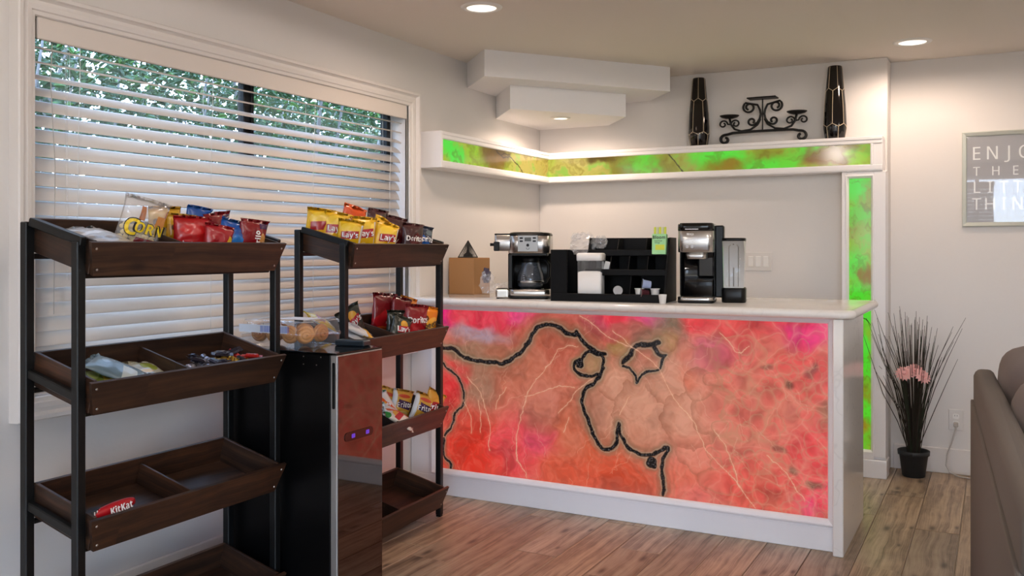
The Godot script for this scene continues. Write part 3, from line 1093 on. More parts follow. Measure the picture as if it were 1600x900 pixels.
	area_light("onyx_pilaster_glow", Vector3(2.136, 0.945, 0.155), Basis(Vector3.UP, PI), Vector2(0.11, 1.55), hexc("90ff50"), 0.015)

# ------------------------------------------------------------------ racks, cooler, sofa, blind, trees outside

const RACK_W := 0.81
const RACK_D := 0.23
const RIMS := [1.344, 0.942, 0.549, 0.153]
const TILT := 0.253
var rack_xf := []

func tray_xf(k: int) -> Transform3D:
	# a tray's own frame inside a rack: origin on the middle of its floor, x along the rack, z towards the front
	var y: float = RIMS[k] - 0.09 * cos(TILT) + 0.145 * sin(TILT)
	return Transform3D(Basis(Vector3.RIGHT, TILT), Vector3(0, y, 0.002))

func make_rack(label: String, xf: Transform3D, tone: int) -> void:
	var t := thing("display_rack", label, "display rack", xf, "snack racks under the window")
	rack_xf.append(xf)
	var hw := RACK_W / 2
	var hd := RACK_D / 2
	var s := 0.029
	for sx in [-1, 1]:
		for sz in [-1, 1]:
			var top := 1.345 if sz > 0 else 1.404
			var lean := ns()
			box(lean, Vector3(sx * hw, top / 2 + 0.004, sz * hd), Vector3(s, top - 0.008, s), 0.003)
			var leg := part("leg", lean, M.black_steel, t)
			part("foot", boxed(Vector3(sx * hw, 0.004, sz * hd), Vector3(0.026, 0.008, 0.026), 0.002), M.black_plastic, leg)
		# sloping side rails, one under each tray's end and one that closes the top
		for k in 4:
			var tx := tray_xf(k)
			var dy := 0.082 if k == 0 else 0.032
			var st := ns()
			box(st, Vector3(sx * (hw - 0.002), dy, -0.004), Vector3(0.022, 0.026, RACK_D + 0.01), 0.003, tx)
			part("side_rail", st, M.black_steel, t)
	for k in 4:
		var tx := tray_xf(k)
		var st := ns()
		box(st, Vector3(0, -0.022, 0.105), Vector3(RACK_W - 0.03, 0.016, 0.014), 0.003, tx)
		box(st, Vector3(0, -0.022, -0.115), Vector3(RACK_W - 0.03, 0.016, 0.014), 0.003, tx)
		part("cross_bar", st, M.black_steel, t)
		var tray := Node3D.new()
		tray.name = child_name(t, "tray")
		tray.transform = tx
		t.add_child(tray, true)
		var w: Material = M["rack_wood_%d" % ((k + tone) % 3)]
		var w2: Material = M["rack_wood_%d" % ((k + tone + 1) % 3)]
		part("tray_floor", boxed(Vector3(0, -0.006, 0), Vector3(0.745, 0.012, 0.27), 0.001), w2, tray)
		part("back_board", boxed(Vector3(0, 0.04, -0.139), Vector3(0.768, 0.1, 0.012), 0.0015), w, tray)
		for e in [-1, 1]:
			part("end_board", boxed(Vector3(e * 0.378, 0.04, 0.0), Vector3(0.012, 0.1, 0.266), 0.0015), w2, tray)
		# front board flares: wider at its top edge and leaning out a little
		st = ns()
		prism(st, [Vector2(-0.376, -0.012), Vector2(0.376, -0.012), Vector2(0.405, 0.09), Vector2(-0.405, 0.09)], 0.012, Transform3D(Basis(Vector3.RIGHT, 0.06), Vector3(0, 0.0, 0.134)))
		part("front_board", st, w, tray)
		part("divider", boxed(Vector3(0.0, 0.036, 0.0), Vector3(0.009, 0.072, 0.262), 0.001), w, tray)
		for e in [-1, 1]:
			for y in [0.006, 0.07]:
				st = ns()
				lathe(st, [[0.0, 0.002], [0.003, 0.0015], [0.004, 0.0]], 8, Transform3D(Basis(Vector3.RIGHT, PI / 2 + 0.06), Vector3(e * (0.366 + y * 0.25), y, 0.1467 + y * 0.06)), false)
				part("screw", st, M.screw, tray)

func build_racks() -> void:
	make_rack("dark brown four tier wooden rack with black steel legs, nearer of the two racks", at(0.401, 0, 3.644, PI / 2), 0)
	make_rack("dark brown four tier wooden rack with black steel legs, beside the glowing red bar counter", at(0.3127, 0, 2.359, PI / 2 + 0.057), 1)

func build_cooler() -> void:
	var t := thing("beverage_cooler", "slim black cooler with a dark mirrored door and touch display, between the racks", "cooler", at(0, 0, 0))
	var x0 := 0.25
	var x1 := 0.742
	var z0 := 2.932
	var z1 := 3.204
	var st := ns()
	span(st, Vector3(x0, 0.02, z0), Vector3(x1, 0.945, z1), 0.003)
	part("body", st, M.cooler_black, t)
	st = ns()
	span(st, Vector3(x0 + 0.001, 0.945, z0 - 0.004), Vector3(x1 + 0.028, 0.951, z1 + 0.002), 0.002)
	part("top_plate", st, M.black_gloss, t)
	st = ns()
	span(st, Vector3(x1 + 0.002, 0.03, z0), Vector3(x1 + 0.03, 0.943, z1), 0.002)
	var door := part("door", st, M.door_steel, t)
	st = ns()
	span(st, Vector3(x1 + 0.0295, 0.034, z0 + 0.004), Vector3(x1 + 0.0325, 0.939, z1 - 0.004), 0.0008)
	part("mirror_glass", st, M.dark_mirror, door)
	# recessed grip in the edge of the door
	st = ns()
	prism(st, round_rect(0.012, 0.165, 0.005), 0.002, at(x1 + 0.016, 0.835, z1 - 0.0002))
	part("grip_recess", st, M.black_plastic, door)
	# touch display: a dark pill with two lit readouts
	var face := Transform3D(Basis(Vector3.UP, PI / 2), Vector3(x1 + 0.033, 0.644, 3.08))
	st = ns()
	prism(st, round_rect(0.17, 0.032, 0.0155), 0.0012, face)
	part("touch_display", st, M.black_gloss, door)
	for k in 2:
		st = ns()
		for p in letters("48" if k == 0 else "54", 0.011, "Droid Sans Mono"):
			st.set_uv(Vector2.ZERO)
			st.add_vertex(face * (p + Vector3(-0.035 + 0.085 * k, 0, 0.0018)))
		part("readout", st, M.purple_led, door)
		st = ns()
		prism(st, round_rect(0.02, 0.015, 0.003), 0.0004, face.translated_local(Vector3(-0.035 + 0.085 * k, 0, 0.0012)))
		part("readout_field", st, M.purple_led, door)
	for k in 4:
		st = ns()
		lathe(st, [[0.0025, 0.0], [0.0025, 0.0012]], 8, Transform3D(Basis(Vector3.RIGHT, PI / 2), Vector3([0.62, 0.7, 0.62, 0.68][k], [0.933, 0.934, 0.905, 0.905][k], z1)))
		part("screw", st, M.screw, t)
	for k in 4:
		st = ns()
		lathe(st, [[0.014, 0.0], [0.014, 0.02]], 10, at([x0 + 0.04, x0 + 0.04, x1 - 0.04, x1 - 0.04][k], 0, [z0 + 0.04, z1 - 0.04, z0 + 0.04, z1 - 0.04][k]))
		part("foot", st, M.black_plastic, t)

func pillow(st: SurfaceTool, w: float, h: float, d: float, xf: Transform3D, power := 3.2, lump := 0.0, seed_value := 1) -> void:
	# soft superellipsoid cushion
	var nu := 28
	var nv := 18
	var n := noise(6.0, seed_value, 3)
	var grid := []
	for i in nv + 1:
		var row := []
		var ph := PI * (float(i) / nv - 0.5)
		for k in nu:
			var th := TAU * k / nu
			var c := func(q: float) -> float: return sign(q) * pow(absf(q), 2.0 / power)
			var p := Vector3(c.call(cos(ph)) * c.call(cos(th)) * w / 2, c.call(sin(ph)) * h / 2, c.call(cos(ph)) * c.call(sin(th)) * d / 2)
			p *= 1.0 + lump * n.get_noise_3d(p.x, p.y, p.z)
			row.append(xf * p)
		grid.append(row)
	for i in nv:
		for k in nu:
			var m := (k + 1) % nu
			quad(st, grid[i][m], grid[i][k], grid[i + 1][k], grid[i + 1][m])

func build_sofa() -> void:
	# seen from behind: the back runs away from the viewer; cushions on its far side
	var t := thing("sofa", "dark grey brown fabric sofa seen from behind with plump back cushions", "sofa", at(2.762, 0, 1.823, 0.057))
	# in its own frame the back lies along +z, the seat reaches towards +x
	var L := 2.1
	var st := ns(true)
	var rows := [[0.06, 0.004], [0.064, 0.0], [0.835, 0.0], [0.85, 0.006], [0.859, 0.016], [0.862, 0.026]]
	rounded_block(st, 0.075, L, 0.02, rows, at(0.0375, 0, L / 2), 4)
	part("back_frame", st, M.sofa, t)
	st = ns(true)
	rounded_block(st, 0.014, L + 0.004, 0.006, [[0.06, 0.001], [0.062, 0.0], [0.735, 0.0], [0.74, 0.002]], at(-0.003, 0, L / 2), 3)
	part("back_panel", st, M.sofa, t)
	st = ns()
	span(st, Vector3(0.07, 0.1, 0.0), Vector3(0.86, 0.3, L), 0.02)
	part("seat_base", st, M.sofa, t)
	for e in [0.0, L - 0.2]:
		st = ns(true)
		rounded_block(st, 0.78, 0.2, 0.05, [[0.1, 0.0], [0.55, 0.0], [0.585, 0.012], [0.6, 0.04]], at(0.475, 0, e + 0.1), 5)
		if e > 1.0:
			part("arm", st, M.sofa, t)
	for k in 2:
		st = ns(true)
		pillow(st, 0.74, 0.2, 0.86, at(0.5, 0.39, 0.5 + 0.95 * k), 5.0)
		part("seat_cushion", st, M.sofa, t)
	for k in 3:
		st = ns(true)
		var lean := Transform3D(Basis(Vector3.FORWARD, -0.16), Vector3(0.205, 0.735 - 0.035 * k, 0.33 + 0.6 * k))
		pillow(st, 0.25, 0.5, 0.6, lean, 2.9, 0.035, 3 + k)
		part("back_cushion", st, M.cushion, t)
	for p in [[0.04, 0.05], [0.8, 0.05], [0.04, L - 0.05], [0.8, L - 0.05]]:
		st = ns()
		lathe(st, [[0.018, 0.0], [0.024, 0.1]], 10, at(p[0], 0, p[1]))
		part("leg", st, M.black_plastic, t)

func build_blind() -> void:
	var t := thing("window_blind", "white horizontal slat blind hanging in the window, mostly closed", "blind", at(-0.042, 0.0, 2.745))
	var len := 2.155
	# valance and headrail
	part("valance", boxed(Vector3(0.052, 2.062, 0), Vector3(0.012, 0.075, len + 0.012), 0.003), M.blind, t)
	part("headrail", boxed(Vector3(0.0, 2.07, 0), Vector3(0.055, 0.045, len), 0.003), M.blind, t)
	# one crowned slat, its length along z
	var st := ns(true)
	var hwid := 0.0275
	var pts := []
	var n := 8
	for i in n + 1:
		var u := lerpf(-1.0, 1.0, float(i) / n)
		pts.append(Vector2(u * hwid, 0.0035 * (1.0 - u * u) + 0.0014))
	for i in range(n, -1, -1):
		var u := lerpf(-1.0, 1.0, float(i) / n)
		pts.append(Vector2(u * hwid, 0.0035 * (1.0 - u * u) - 0.0014))
	for k in pts.size():
		var a: Vector2 = pts[k]
		var b: Vector2 = pts[(k + 1) % pts.size()]
		quad(st, Vector3(a.x, a.y, -len / 2), Vector3(a.x, a.y, len / 2), Vector3(b.x, b.y, len / 2), Vector3(b.x, b.y, -len / 2))
	for k in n:
		for e in [-1.0, 1.0]:
			var a: Vector2 = pts[k]
			var b: Vector2 = pts[k + 1]
			var c: Vector2 = pts[2 * n + 1 - k - 1]
			var d: Vector2 = pts[2 * n + 1 - k]
			facing(st, [Vector3(a.x, a.y, e * len / 2), Vector3(b.x, b.y, e * len / 2), Vector3(c.x, c.y, e * len / 2), Vector3(d.x, d.y, e * len / 2)], Vector3(0, 0.001, 0), Transform3D())
	st.generate_normals()
	var slat := st.commit()
	var tilts := [10.0, 14.0, 27.0, 39.0, 48.0, 54.0, 58.0, 60.5, 62.0]
	var y := 2.006
	var i := 0
	while y > 0.885:
		var tilt: float = tilts[i] if i < tilts.size() else minf(62.0 + 0.3 * (i - 8), 66.0)
		var o := part("slat", slat, M.blind, t)
		# room edge down, outer edge up
		o.transform = Transform3D(Basis(Vector3.BACK, -deg_to_rad(tilt)), Vector3(0, y, 0))
		y -= 0.0495
		i += 1
	part("bottom_rail", boxed(Vector3(0, 0.862, 0), Vector3(0.05, 0.022, len), 0.005), M.blind, t)
	for z in [-0.98, -0.36, 0.28, 0.9]:
		st = ns()
		for e in [-1, 1]:
			tube(st, [Vector3(e * 0.029, 2.05, z), Vector3(e * 0.027, 1.9, z), Vector3(e * 0.018, 1.7, z), Vector3(e * 0.016, 0.87, z)], 0.0011, 5)
		part("ladder_cord", st, M.blind_cord, t)
	st = ns()
	tube(st, [Vector3(0.058, 2.03, 0.98), Vector3(0.062, 1.98, 0.98), Vector3(0.062, 1.235, 0.975), Vector3(0.062, 1.215, 0.975)], [0.003, 0.0045, 0.0045, 0.006], 8)
	part("tilt_wand", st, M.clear_plastic, t)
	st = ns()
	tube(st, [Vector3(0.045, 2.02, 1.02), Vector3(0.05, 1.9, 1.03), Vector3(0.046, 1.6, 1.01), Vector3(0.046, 1.1, 1.015)], 0.0016, 5)
	part("pull_cord", st, M.cord_grey, t)
	# the blind of the window behind the viewer's left, closed
	var b := thing("window_blind", "white closed blind on the window behind the viewer", "blind", at(2.1, 0, ROOM_Z - 0.03, -PI / 2))
	part("valance", boxed(Vector3(0.02, 2.17, 0), Vector3(0.02, 0.06, 1.42), 0.003), M.blind, b)
	var slat2 := boxed(Vector3.ZERO, Vector3(0.05, 0.003, 1.4), 0.001)
	slat2.generate_normals()
	var sm := slat2.commit()
	for k in 31:
		var o := part("slat", sm, M.blind, b)
		o.transform = Transform3D(Basis(Vector3.BACK, -1.1), Vector3(0, 2.12 - 0.0495 * k, 0))

func build_foliage() -> void:
	# evergreen shrubs a metre or two outside the window: stems, and leaves beyond counting
	var r := RandomNumberGenerator.new()
	r.seed = 8
	struct("terrain_1", boxed(Vector3(-8, -0.3, 3), Vector3(15.6, 0.1, 30)), mat("soil_outside", hexc("4a4436"), 0.95))
	mat("leaf", hexc("40663a"), 0.22)
	M.leaf.vertex_color_use_as_albedo = true
	M.leaf.cull_mode = BaseMaterial3D.CULL_DISABLED
	M.leaf.backlight_enabled = true
	M.leaf.backlight = Color(0.35, 0.4, 0.2)
	mat("bark", hexc("8a8480"), 0.85)
	var leaf := ns(true)
	var L := [[0.0, 0.0], [0.35, 0.3], [0.75, 0.26], [1.0, 0.0]]
	for k in 3:
		var a: Array = L[k]
		var b: Array = L[k + 1]
		var ya: float = 0.25 * a[0] * (1.0 - a[0])
		var yb: float = 0.25 * b[0] * (1.0 - b[0])
		for e in [-1, 1]:
			quad(leaf, Vector3(a[0], ya, 0), Vector3(a[0], ya + a[1] * 0.3, e * a[1]), Vector3(b[0], yb + b[1] * 0.3, e * b[1]), Vector3(b[0], yb, 0))
	leaf.generate_normals()
	var leaf_mesh := leaf.commit()
	leaf_mesh.surface_set_material(0, M.leaf)
	var where := [Vector3(-1.25, 0, 1.2), Vector3(-1.7, 0, 2.3), Vector3(-1.35, 0, 3.5), Vector3(-2.1, 0, 0.0), Vector3(-2.6, 0, 4.0), Vector3(-2.3, 0, -1.4)]
	var words := ["bright green leafy shrub close outside the window's far end", "tall green leafy shrub outside behind the middle of the window", "grey green leafy shrub outside the window's near end", "broad dark green shrub standing outside past the window", "tall shrub with pale stems farther outside the window", "dark green shrub farthest away outside the window"]
	where.append(Vector3(-4.2, 0, 2.0))
	words.append("long tall hedge closing the view behind the shrubs outside")
	for k in where.size():
		var hedge := k == 6
		var s := thing("shrub" if not hedge else "hedge", words[k], "shrub" if not hedge else "hedge", Transform3D(Basis(), where[k] + Vector3(0, -0.25, 0)), "" if hedge else "shrubs outside the window")
		var st := ns(true)
		var tips := []
		for b in 9:
			var a := TAU * b / 9.0 + r.randf()
			var p := Vector3(0.05 * cos(a), 0, 0.05 * sin(a))
			var path := [p]
			var h := 2.3 + r.randf() * 1.1
			for q in 6:
				p += Vector3(cos(a) * (0.04 + 0.1 * r.randf()), h / 6.0, sin(a) * (0.05 + 0.16 * r.randf()))
				path.append(p)
				tips.append(p)
			tube(st, path, [0.022, 0.02, 0.017, 0.014, 0.011, 0.008, 0.005], 6)
		part("stem", st, M.bark, s)
		var mm := MultiMesh.new()
		mm.transform_format = MultiMesh.TRANSFORM_3D
		mm.use_colors = true
		mm.mesh = leaf_mesh
		mm.instance_count = 12000 if not hedge else 26000
		for i in mm.instance_count:
			var p: Vector3 = tips[r.randi() % tips.size()] + Vector3(r.randfn() * 0.22, r.randfn() * 0.28, r.randfn() * 0.42)
			var big := 1.0
			if hedge:
				p = Vector3(r.randfn() * 0.35, 0.4 + 4.8 * pow(r.randf(), 0.9), r.randf_range(-9.0, 5.0))
				big = 2.4
			var bs := Basis.from_euler(Vector3(r.randf_range(-1.0, 1.0), r.randf() * TAU, r.randf_range(-0.9, 0.9))).scaled(Vector3.ONE * big * r.randf_range(0.03, 0.062))
			mm.set_instance_transform(i, Transform3D(bs, p))
			var tone := r.randf()
			mm.set_instance_color(i, Color(1, 1, 1).lerp(Color(0.3, 0.45, 0.42), tone) if tone < 0.85 else Color(1.7, 1.6, 0.9))
		var leaves := MultiMeshInstance3D.new()
		leaves.name = "leaves"
		leaves.multimesh = mm
		leaves.set_meta("kind", "stuff")
		s.add_child(leaves)

func build_downlights() -> void:
	var lamps := [[0.72, 2.08, CEIL, 0.098, "recessed round ceiling light nearest the blind-covered window"], [2.436, 0.365, CEIL, 0.1, "recessed round ceiling light above the dried reed plant"], [0.387, 0.485, 2.155, 0.064, "small recessed light under the lower stepped corner soffit"],
		[2.6, 3.4, CEIL, 0.1, "recessed ceiling light over the sofa"], [1.2, 5.6, CEIL, 0.1, "recessed ceiling light at the viewer's side of the window wall"], [3.9, 5.2, CEIL, 0.1, "recessed ceiling light in the middle of the room"], [4.3, 2.2, CEIL, 0.1, "recessed ceiling light beyond the sofa's seat"], [3.8, 6.4, CEIL, 0.1, "recessed ceiling light by the front glazing"]]
	for k in lamps.size():
		var p: Array = lamps[k]
		var r: float = p[3]
		var t := thing("ceiling_light", p[4], "ceiling light", at(p[0], p[2], p[1]), "recessed ceiling lights")
		var st := ns(true)
		lathe(st, [[r * 0.7, -0.004], [r * 0.74, -0.009], [r * 0.86, -0.008], [r * 0.97, -0.004], [r, 0.0]], 36, Transform3D(), false)
		part("trim_ring", st, M.white_plastic, t)
		st = ns()
		lathe(st, [[r * 0.72, -0.0045], [r * 0.72, -0.001]], 36)
		part("lamp_diffuser", st, M.lamp_face, t)
		var l := SpotLight3D.new()
		l.name = "lamp_light"
		l.position = Vector3(p[0], p[2] - 0.014, p[1])
		l.rotation.x = -PI / 2
		l.spot_angle = 86.0 if k < 3 else 89.5
		l.spot_angle_attenuation = [0.85, 0.5, 0.45, 0.03, 0.03, 0.03, 0.03, 0.03][k]
		l.spot_range = 12.0
		l.spot_attenuation = 2.0
		l.light_size = r * 0.6
		l.light_color = hexc("ffe3ce") if k < 3 else hexc("fff2e8")
		l.light_energy = LAMP * [1.0, 0.85, 0.7, 1.0, 1.0, 1.0, 1.0, 1.0][k]
		l.shadow_enabled = true
		add_child(l, true)

const LAMP := 1.0

# ------------------------------------------------------------------ what stands on the bar

const TOP := 1.06

func crumple(st: SurfaceTool, rx: float, ry: float, rz: float, seed_value: int, xf: Transform3D, amount := 0.35) -> void:
	# creased bag of film: a ball pushed about by ridged noise, left open at the top
	var n := noise(2.2, seed_value, 3)
	var nu := 18
	var nv := 12
	var grid := []
	for i in nv + 1:
		var row := []
		var ph := PI * (0.86 * float(i) / nv - 0.5)
		for k in nu:
			var th := TAU * k / nu
			var d := Vector3(cos(ph) * cos(th), sin(ph), cos(ph) * sin(th))
			var q := 1.0 - amount * absf(n.get_noise_3dv(d)) * 2.2 + amount * 0.4
			row.append(xf * Vector3(d.x * rx * q, maxf(d.y * ry * q, -ry * 0.9) + ry, d.z * rz * q))
		grid.append(row)
	for i in nv:
		for k in nu:
			var m := (k + 1) % nu
			quad(st, grid[i][m], grid[i][k], grid[i + 1][k], grid[i + 1][m])

func build_counter_things() -> void:
	build_cardboard_box()
	build_coffee_maker()
	build_organizer()
	build_pod_machine()
	# small paper cup
	var t := thing("creamer_cup", "tiny white paper cup on the bar before the black organizer", "cup", at(1.432, TOP, 1.585))
	var st := ns(true)
	lathe(st, [[0.0, 0.002], [0.0145, 0.0], [0.0195, 0.042], [0.0205, 0.043], [0.0195, 0.0445], [0.0182, 0.043], [0.0138, 0.004], [0.0, 0.004]], 24, Transform3D(), false)
	part("cup_wall", st, M.white_plastic, t)

func build_cardboard_box() -> void:
	var t := thing("cardboard_box", "plain brown cardboard box at the window end of the white bar", "box", at(0.118, TOP, 1.17, -0.1))
	var st := ns()
	box(st, Vector3(0, 0.104, 0), Vector3(0.18, 0.208, 0.16), 0.002)
	part("carton", st, M.cardboard, t)
	st = ns()
	box(st, Vector3(0, 0.209, 0.02), Vector3(0.178, 0.002, 0.118), 0.0008)
	box(st, Vector3(0, 0.209, -0.061), Vector3(0.178, 0.002, 0.036), 0.0008)
	part("flap", st, M.cardboard, t)
	# dark mesh pyramid on the box
	t = thing("mesh_pyramid", "small dark mesh pyramid standing on the cardboard box", "ornament", at(0.118, TOP + 0.21, 1.185, 0.5))
	var base := [Vector3(-0.056, 0, 0.04), Vector3(0.056, 0, 0.04), Vector3(0.0, 0, -0.056)]
	var apex := Vector3(0, 0.1, 0)
	st = ns()
	for k in 3:
		var a: Vector3 = base[k]
		var b: Vector3 = base[(k + 1) % 3]
		tube(st, [a + Vector3(0, 0.003, 0), apex], 0.0025, 5)
		tube(st, [a + Vector3(0, 0.003, 0), b + Vector3(0, 0.003, 0)], 0.003, 5)
	part("edge_wires", st, M.dark_mesh, t)
	st = ns()
	for k in 3:
		var a: Vector3 = base[k] + Vector3(0, 0.003, 0)
		var b: Vector3 = base[(k + 1) % 3] + Vector3(0, 0.003, 0)
		for i in range(1, 16):
			var f := i / 16.0
			tube(st, [a.lerp(apex, f), b.lerp(apex, f)], 0.0006, 3)
			tube(st, [a.lerp(b, f), a.lerp(b, f).lerp(apex, 1.0 - absf(f - 0.5) * 0.3)], 0.0006, 3)
	part("mesh_sides", st, M.dark_mesh, t).set_meta("kind", "stuff")
	st = ns(true)
	lathe(st, [[0.0, 0.001], [0.03, 0.002], [0.028, 0.018], [0.012, 0.03], [0.007, 0.05], [0.006, 0.094], [0.0, 0.096]], 12)
	part("core", st, M.black_plastic, t)
	# printed film bag that hangs off the box, and the loose film next to it
	t = thing("film_bag", "crumpled printed film bag leaning on the cardboard box", "bag", at(0.262, TOP, 1.215, 0.3))
	st = ns()
	crumple(st, 0.045, 0.066, 0.03, 4, at(0, 0, 0), 0.5)
	part("film", st, M.clear_film, t)
	st = ns()
	crumple(st, 0.024, 0.046, 0.016, 14, at(-0.004, 0.062, 0.0), 0.4)
	part("printed_packets", st, mat("packet_violet", hexc("4b4254"), 0.35), t, "dark violet packets")
	t = thing("film_bag", "loose flat clear film bag on the bar next to the coffee maker", "bag", at(0.392, TOP, 1.27, 1.0))
	st = ns()
	crumple(st, 0.06, 0.036, 0.035, 9, at(0, 0, 0), 0.6)
	part("film", st, M.clear_film, t)

func build_coffee_maker() -> void:
	var t := thing("coffee_maker", "steel and black drip coffee maker with a glass carafe on the bar", "coffee maker", Transform3D(Basis(Vector3.UP, 0.36).scaled_local(Vector3(0.95, 1, 1)), Vector3(0.612, TOP, 1.425)))
	# frame: x to the right, z to the front; body 0.30 wide
	var st := ns()
	rounded_block(st, 0.232, 0.235, 0.03, [[0.004, 0.004], [0.008, 0.0], [0.014, 0.0]], at(0.035, 0, 0))
	part("base_foot", st, M.black_plastic, t)
	st = ns(true)
	rounded_block(st, 0.228, 0.232, 0.035, [[0.014, 0.002], [0.016, 0.0], [0.046, 0.0], [0.049, 0.003]], at(0.036, 0, 0.0))
	part("base_band", st, M.steel, t)
	st = ns(true)
	lathe(st, [[0.078, 0.049], [0.078, 0.054], [0.07, 0.056], [0.0, 0.056]], 36, at(0.036, 0, 0.025), false)
	part("warming_plate", st, M.black_gloss, t)
	st = ns()
	rounded_block(st, 0.078, 0.15, 0.012, [[0.006, 0.003], [0.01, 0.0], [0.042, 0.0], [0.048, 0.004]], at(-0.114, 0, 0.03))
	part("drip_tray", st, M.steel, t)
	part("drip_grate", boxed(Vector3(-0.114, 0.05, 0.03), Vector3(0.066, 0.005, 0.13), 0.002), M.black_plastic, t)
	for k in 4:
		st = ns()
		lathe(st, [[0.008, 0.0], [0.009, 0.008]], 10, at([-0.14, 0.13, -0.14, 0.13][k], 0, [0.09, 0.09, -0.02, -0.09][k]))
		part("foot", st, M.black_plastic, t)
	# tower behind the carafe and side columns
	st = ns(true)
	rounded_block(st, 0.23, 0.1, 0.02, [[0.046, 0.0], [0.24, 0.0]], at(0.036, 0, -0.068))
	part("tower", st, M.black_plastic, t)
	part("side_column", boxed(Vector3(-0.07, 0.145, 0.03), Vector3(0.028, 0.19, 0.11), 0.006), M.black_plastic, t)
	# head: steel wrap, black lid, narrow single-cup side
	st = ns(true)
	rounded_block(st, 0.236, 0.228, 0.05, [[0.238, 0.004], [0.241, 0.0], [0.328, 0.0], [0.331, 0.003]], at(0.034, 0, 0))
	part("brew_head", st, M.steel, t)
	st = ns(true)
	rounded_block(st, 0.236, 0.228, 0.05, [[0.331, 0.001], [0.338, 0.001], [0.347, 0.01], [0.35, 0.03]], at(0.034, 0, 0))
	part("lid", st, M.black_plastic, t)
	st = ns(true)
	rounded_block(st, 0.1, 0.15, 0.015, [[0.25, 0.002], [0.252, 0.0], [0.332, 0.0], [0.336, 0.004]], at(-0.11, 0, 0.02))
	part("single_cup_head", st, M.steel, t)
	part("single_cup_lid", boxed(Vector3(-0.11, 0.338, 0.02), Vector3(0.098, 0.008, 0.148), 0.003), M.black_plastic, t)
	part("single_cup_spout", boxed(Vector3(-0.145, 0.275, 0.098), Vector3(0.032, 0.05, 0.02), 0.004), M.black_plastic, t)
	st = ns()
	tube(st, [Vector3(-0.16, 0.284, 0.09), Vector3(-0.178, 0.284, 0.092), Vector3(-0.182, 0.284, 0.092)], [0.008, 0.008, 0.009], 10)
	part("lever", st, M.black_plastic, t)
	part("under_head", boxed(Vector3(0.036, 0.232, 0.02), Vector3(0.2, 0.016, 0.17), 0.005), M.black_plastic, t)
	# control plate
	part("control_plate", boxed(Vector3(0.03, 0.29, 0.1145), Vector3(0.112, 0.086, 0.004), 0.0015), mat("brushed_grey", hexc("8d8b89"), 0.35, 0.8), t)
	part("display", boxed(Vector3(0.03, 0.311, 0.117), Vector3(0.036, 0.02, 0.003), 0.001), mat("lcd", hexc("4b4d4c"), 0.2), t)
	for k in 4:
		part("button", boxed(Vector3(0.03 + (-0.036 if k % 2 == 0 else 0.036), 0.318 - 0.016 * (k / 2), 0.1175), Vector3(0.018, 0.008, 0.004), 0.002), M.black_plastic, t)
	st = ns()
	lathe(st, [[0.008, 0.0], [0.008, 0.006], [0.006, 0.008]], 16, Transform3D(Basis(Vector3.RIGHT, PI / 2), Vector3(0.03, 0.281, 0.116)))
	part("selector_knob", st, M.black_plastic, t)
	st = ns()
	for k in 10:
		var a := PI + PI * k / 9.0
		box(st, Vector3(0.03 + 0.008 * cos(a), 0.266 + 0.007 * sin(a), 0.1172), Vector3(0.003, 0.002, 0.001))
	part("cup_mark", st, M.text_dark, t)
	# carafe
	st = ns(true)
	lathe(st, [[0.0, 0.0575], [0.06, 0.0575], [0.072, 0.066], [0.075, 0.09], [0.07, 0.13], [0.056, 0.17], [0.05, 0.19], [0.052, 0.198], [0.049, 0.198], [0.047, 0.19], [0.053, 0.168], [0.067, 0.13], [0.072, 0.09], [0.069, 0.068], [0.058, 0.061], [0.0, 0.061]], 36, at(0.036, 0, 0.03), false)
	var car := part("carafe", st, M.carafe_glass, t)
	st = ns(true)
	lathe(st, [[0.051, 0.19], [0.053, 0.192], [0.053, 0.21], [0.045, 0.218], [0.0, 0.22]], 32, at(0.036, 0, 0.03), false)
	part("carafe_lid", st, M.black_plastic, car)
	st = ns(true)
	lathe(st, [[0.0745, 0.083], [0.0765, 0.084], [0.0755, 0.094], [0.074, 0.095]], 36, at(0.036, 0, 0.03), false)
	part("carafe_band", st, M.steel, car)
	st = ns(true)
	tube(st, [Vector3(0.088, 0.2, 0.04), Vector3(0.125, 0.2, 0.06), Vector3(0.142, 0.18, 0.068), Vector3(0.14, 0.12, 0.066), Vector3(0.122, 0.085, 0.058), Vector3(0.105, 0.08, 0.05)], [0.008, 0.009, 0.01, 0.01, 0.008, 0.006], 8)
	part("carafe_handle", st, M.black_plastic, car)
	st = ns()
	for k in 7:
		box(st, Vector3(0.005 + 0.0015 * absf(k - 3), 0.088 + 0.011 * k, 0.096 - 0.0016 * k * k * 0.35), Vector3(0.008, 0.0016, 0.001))
	part("cup_scale", st, M.text_white, car)

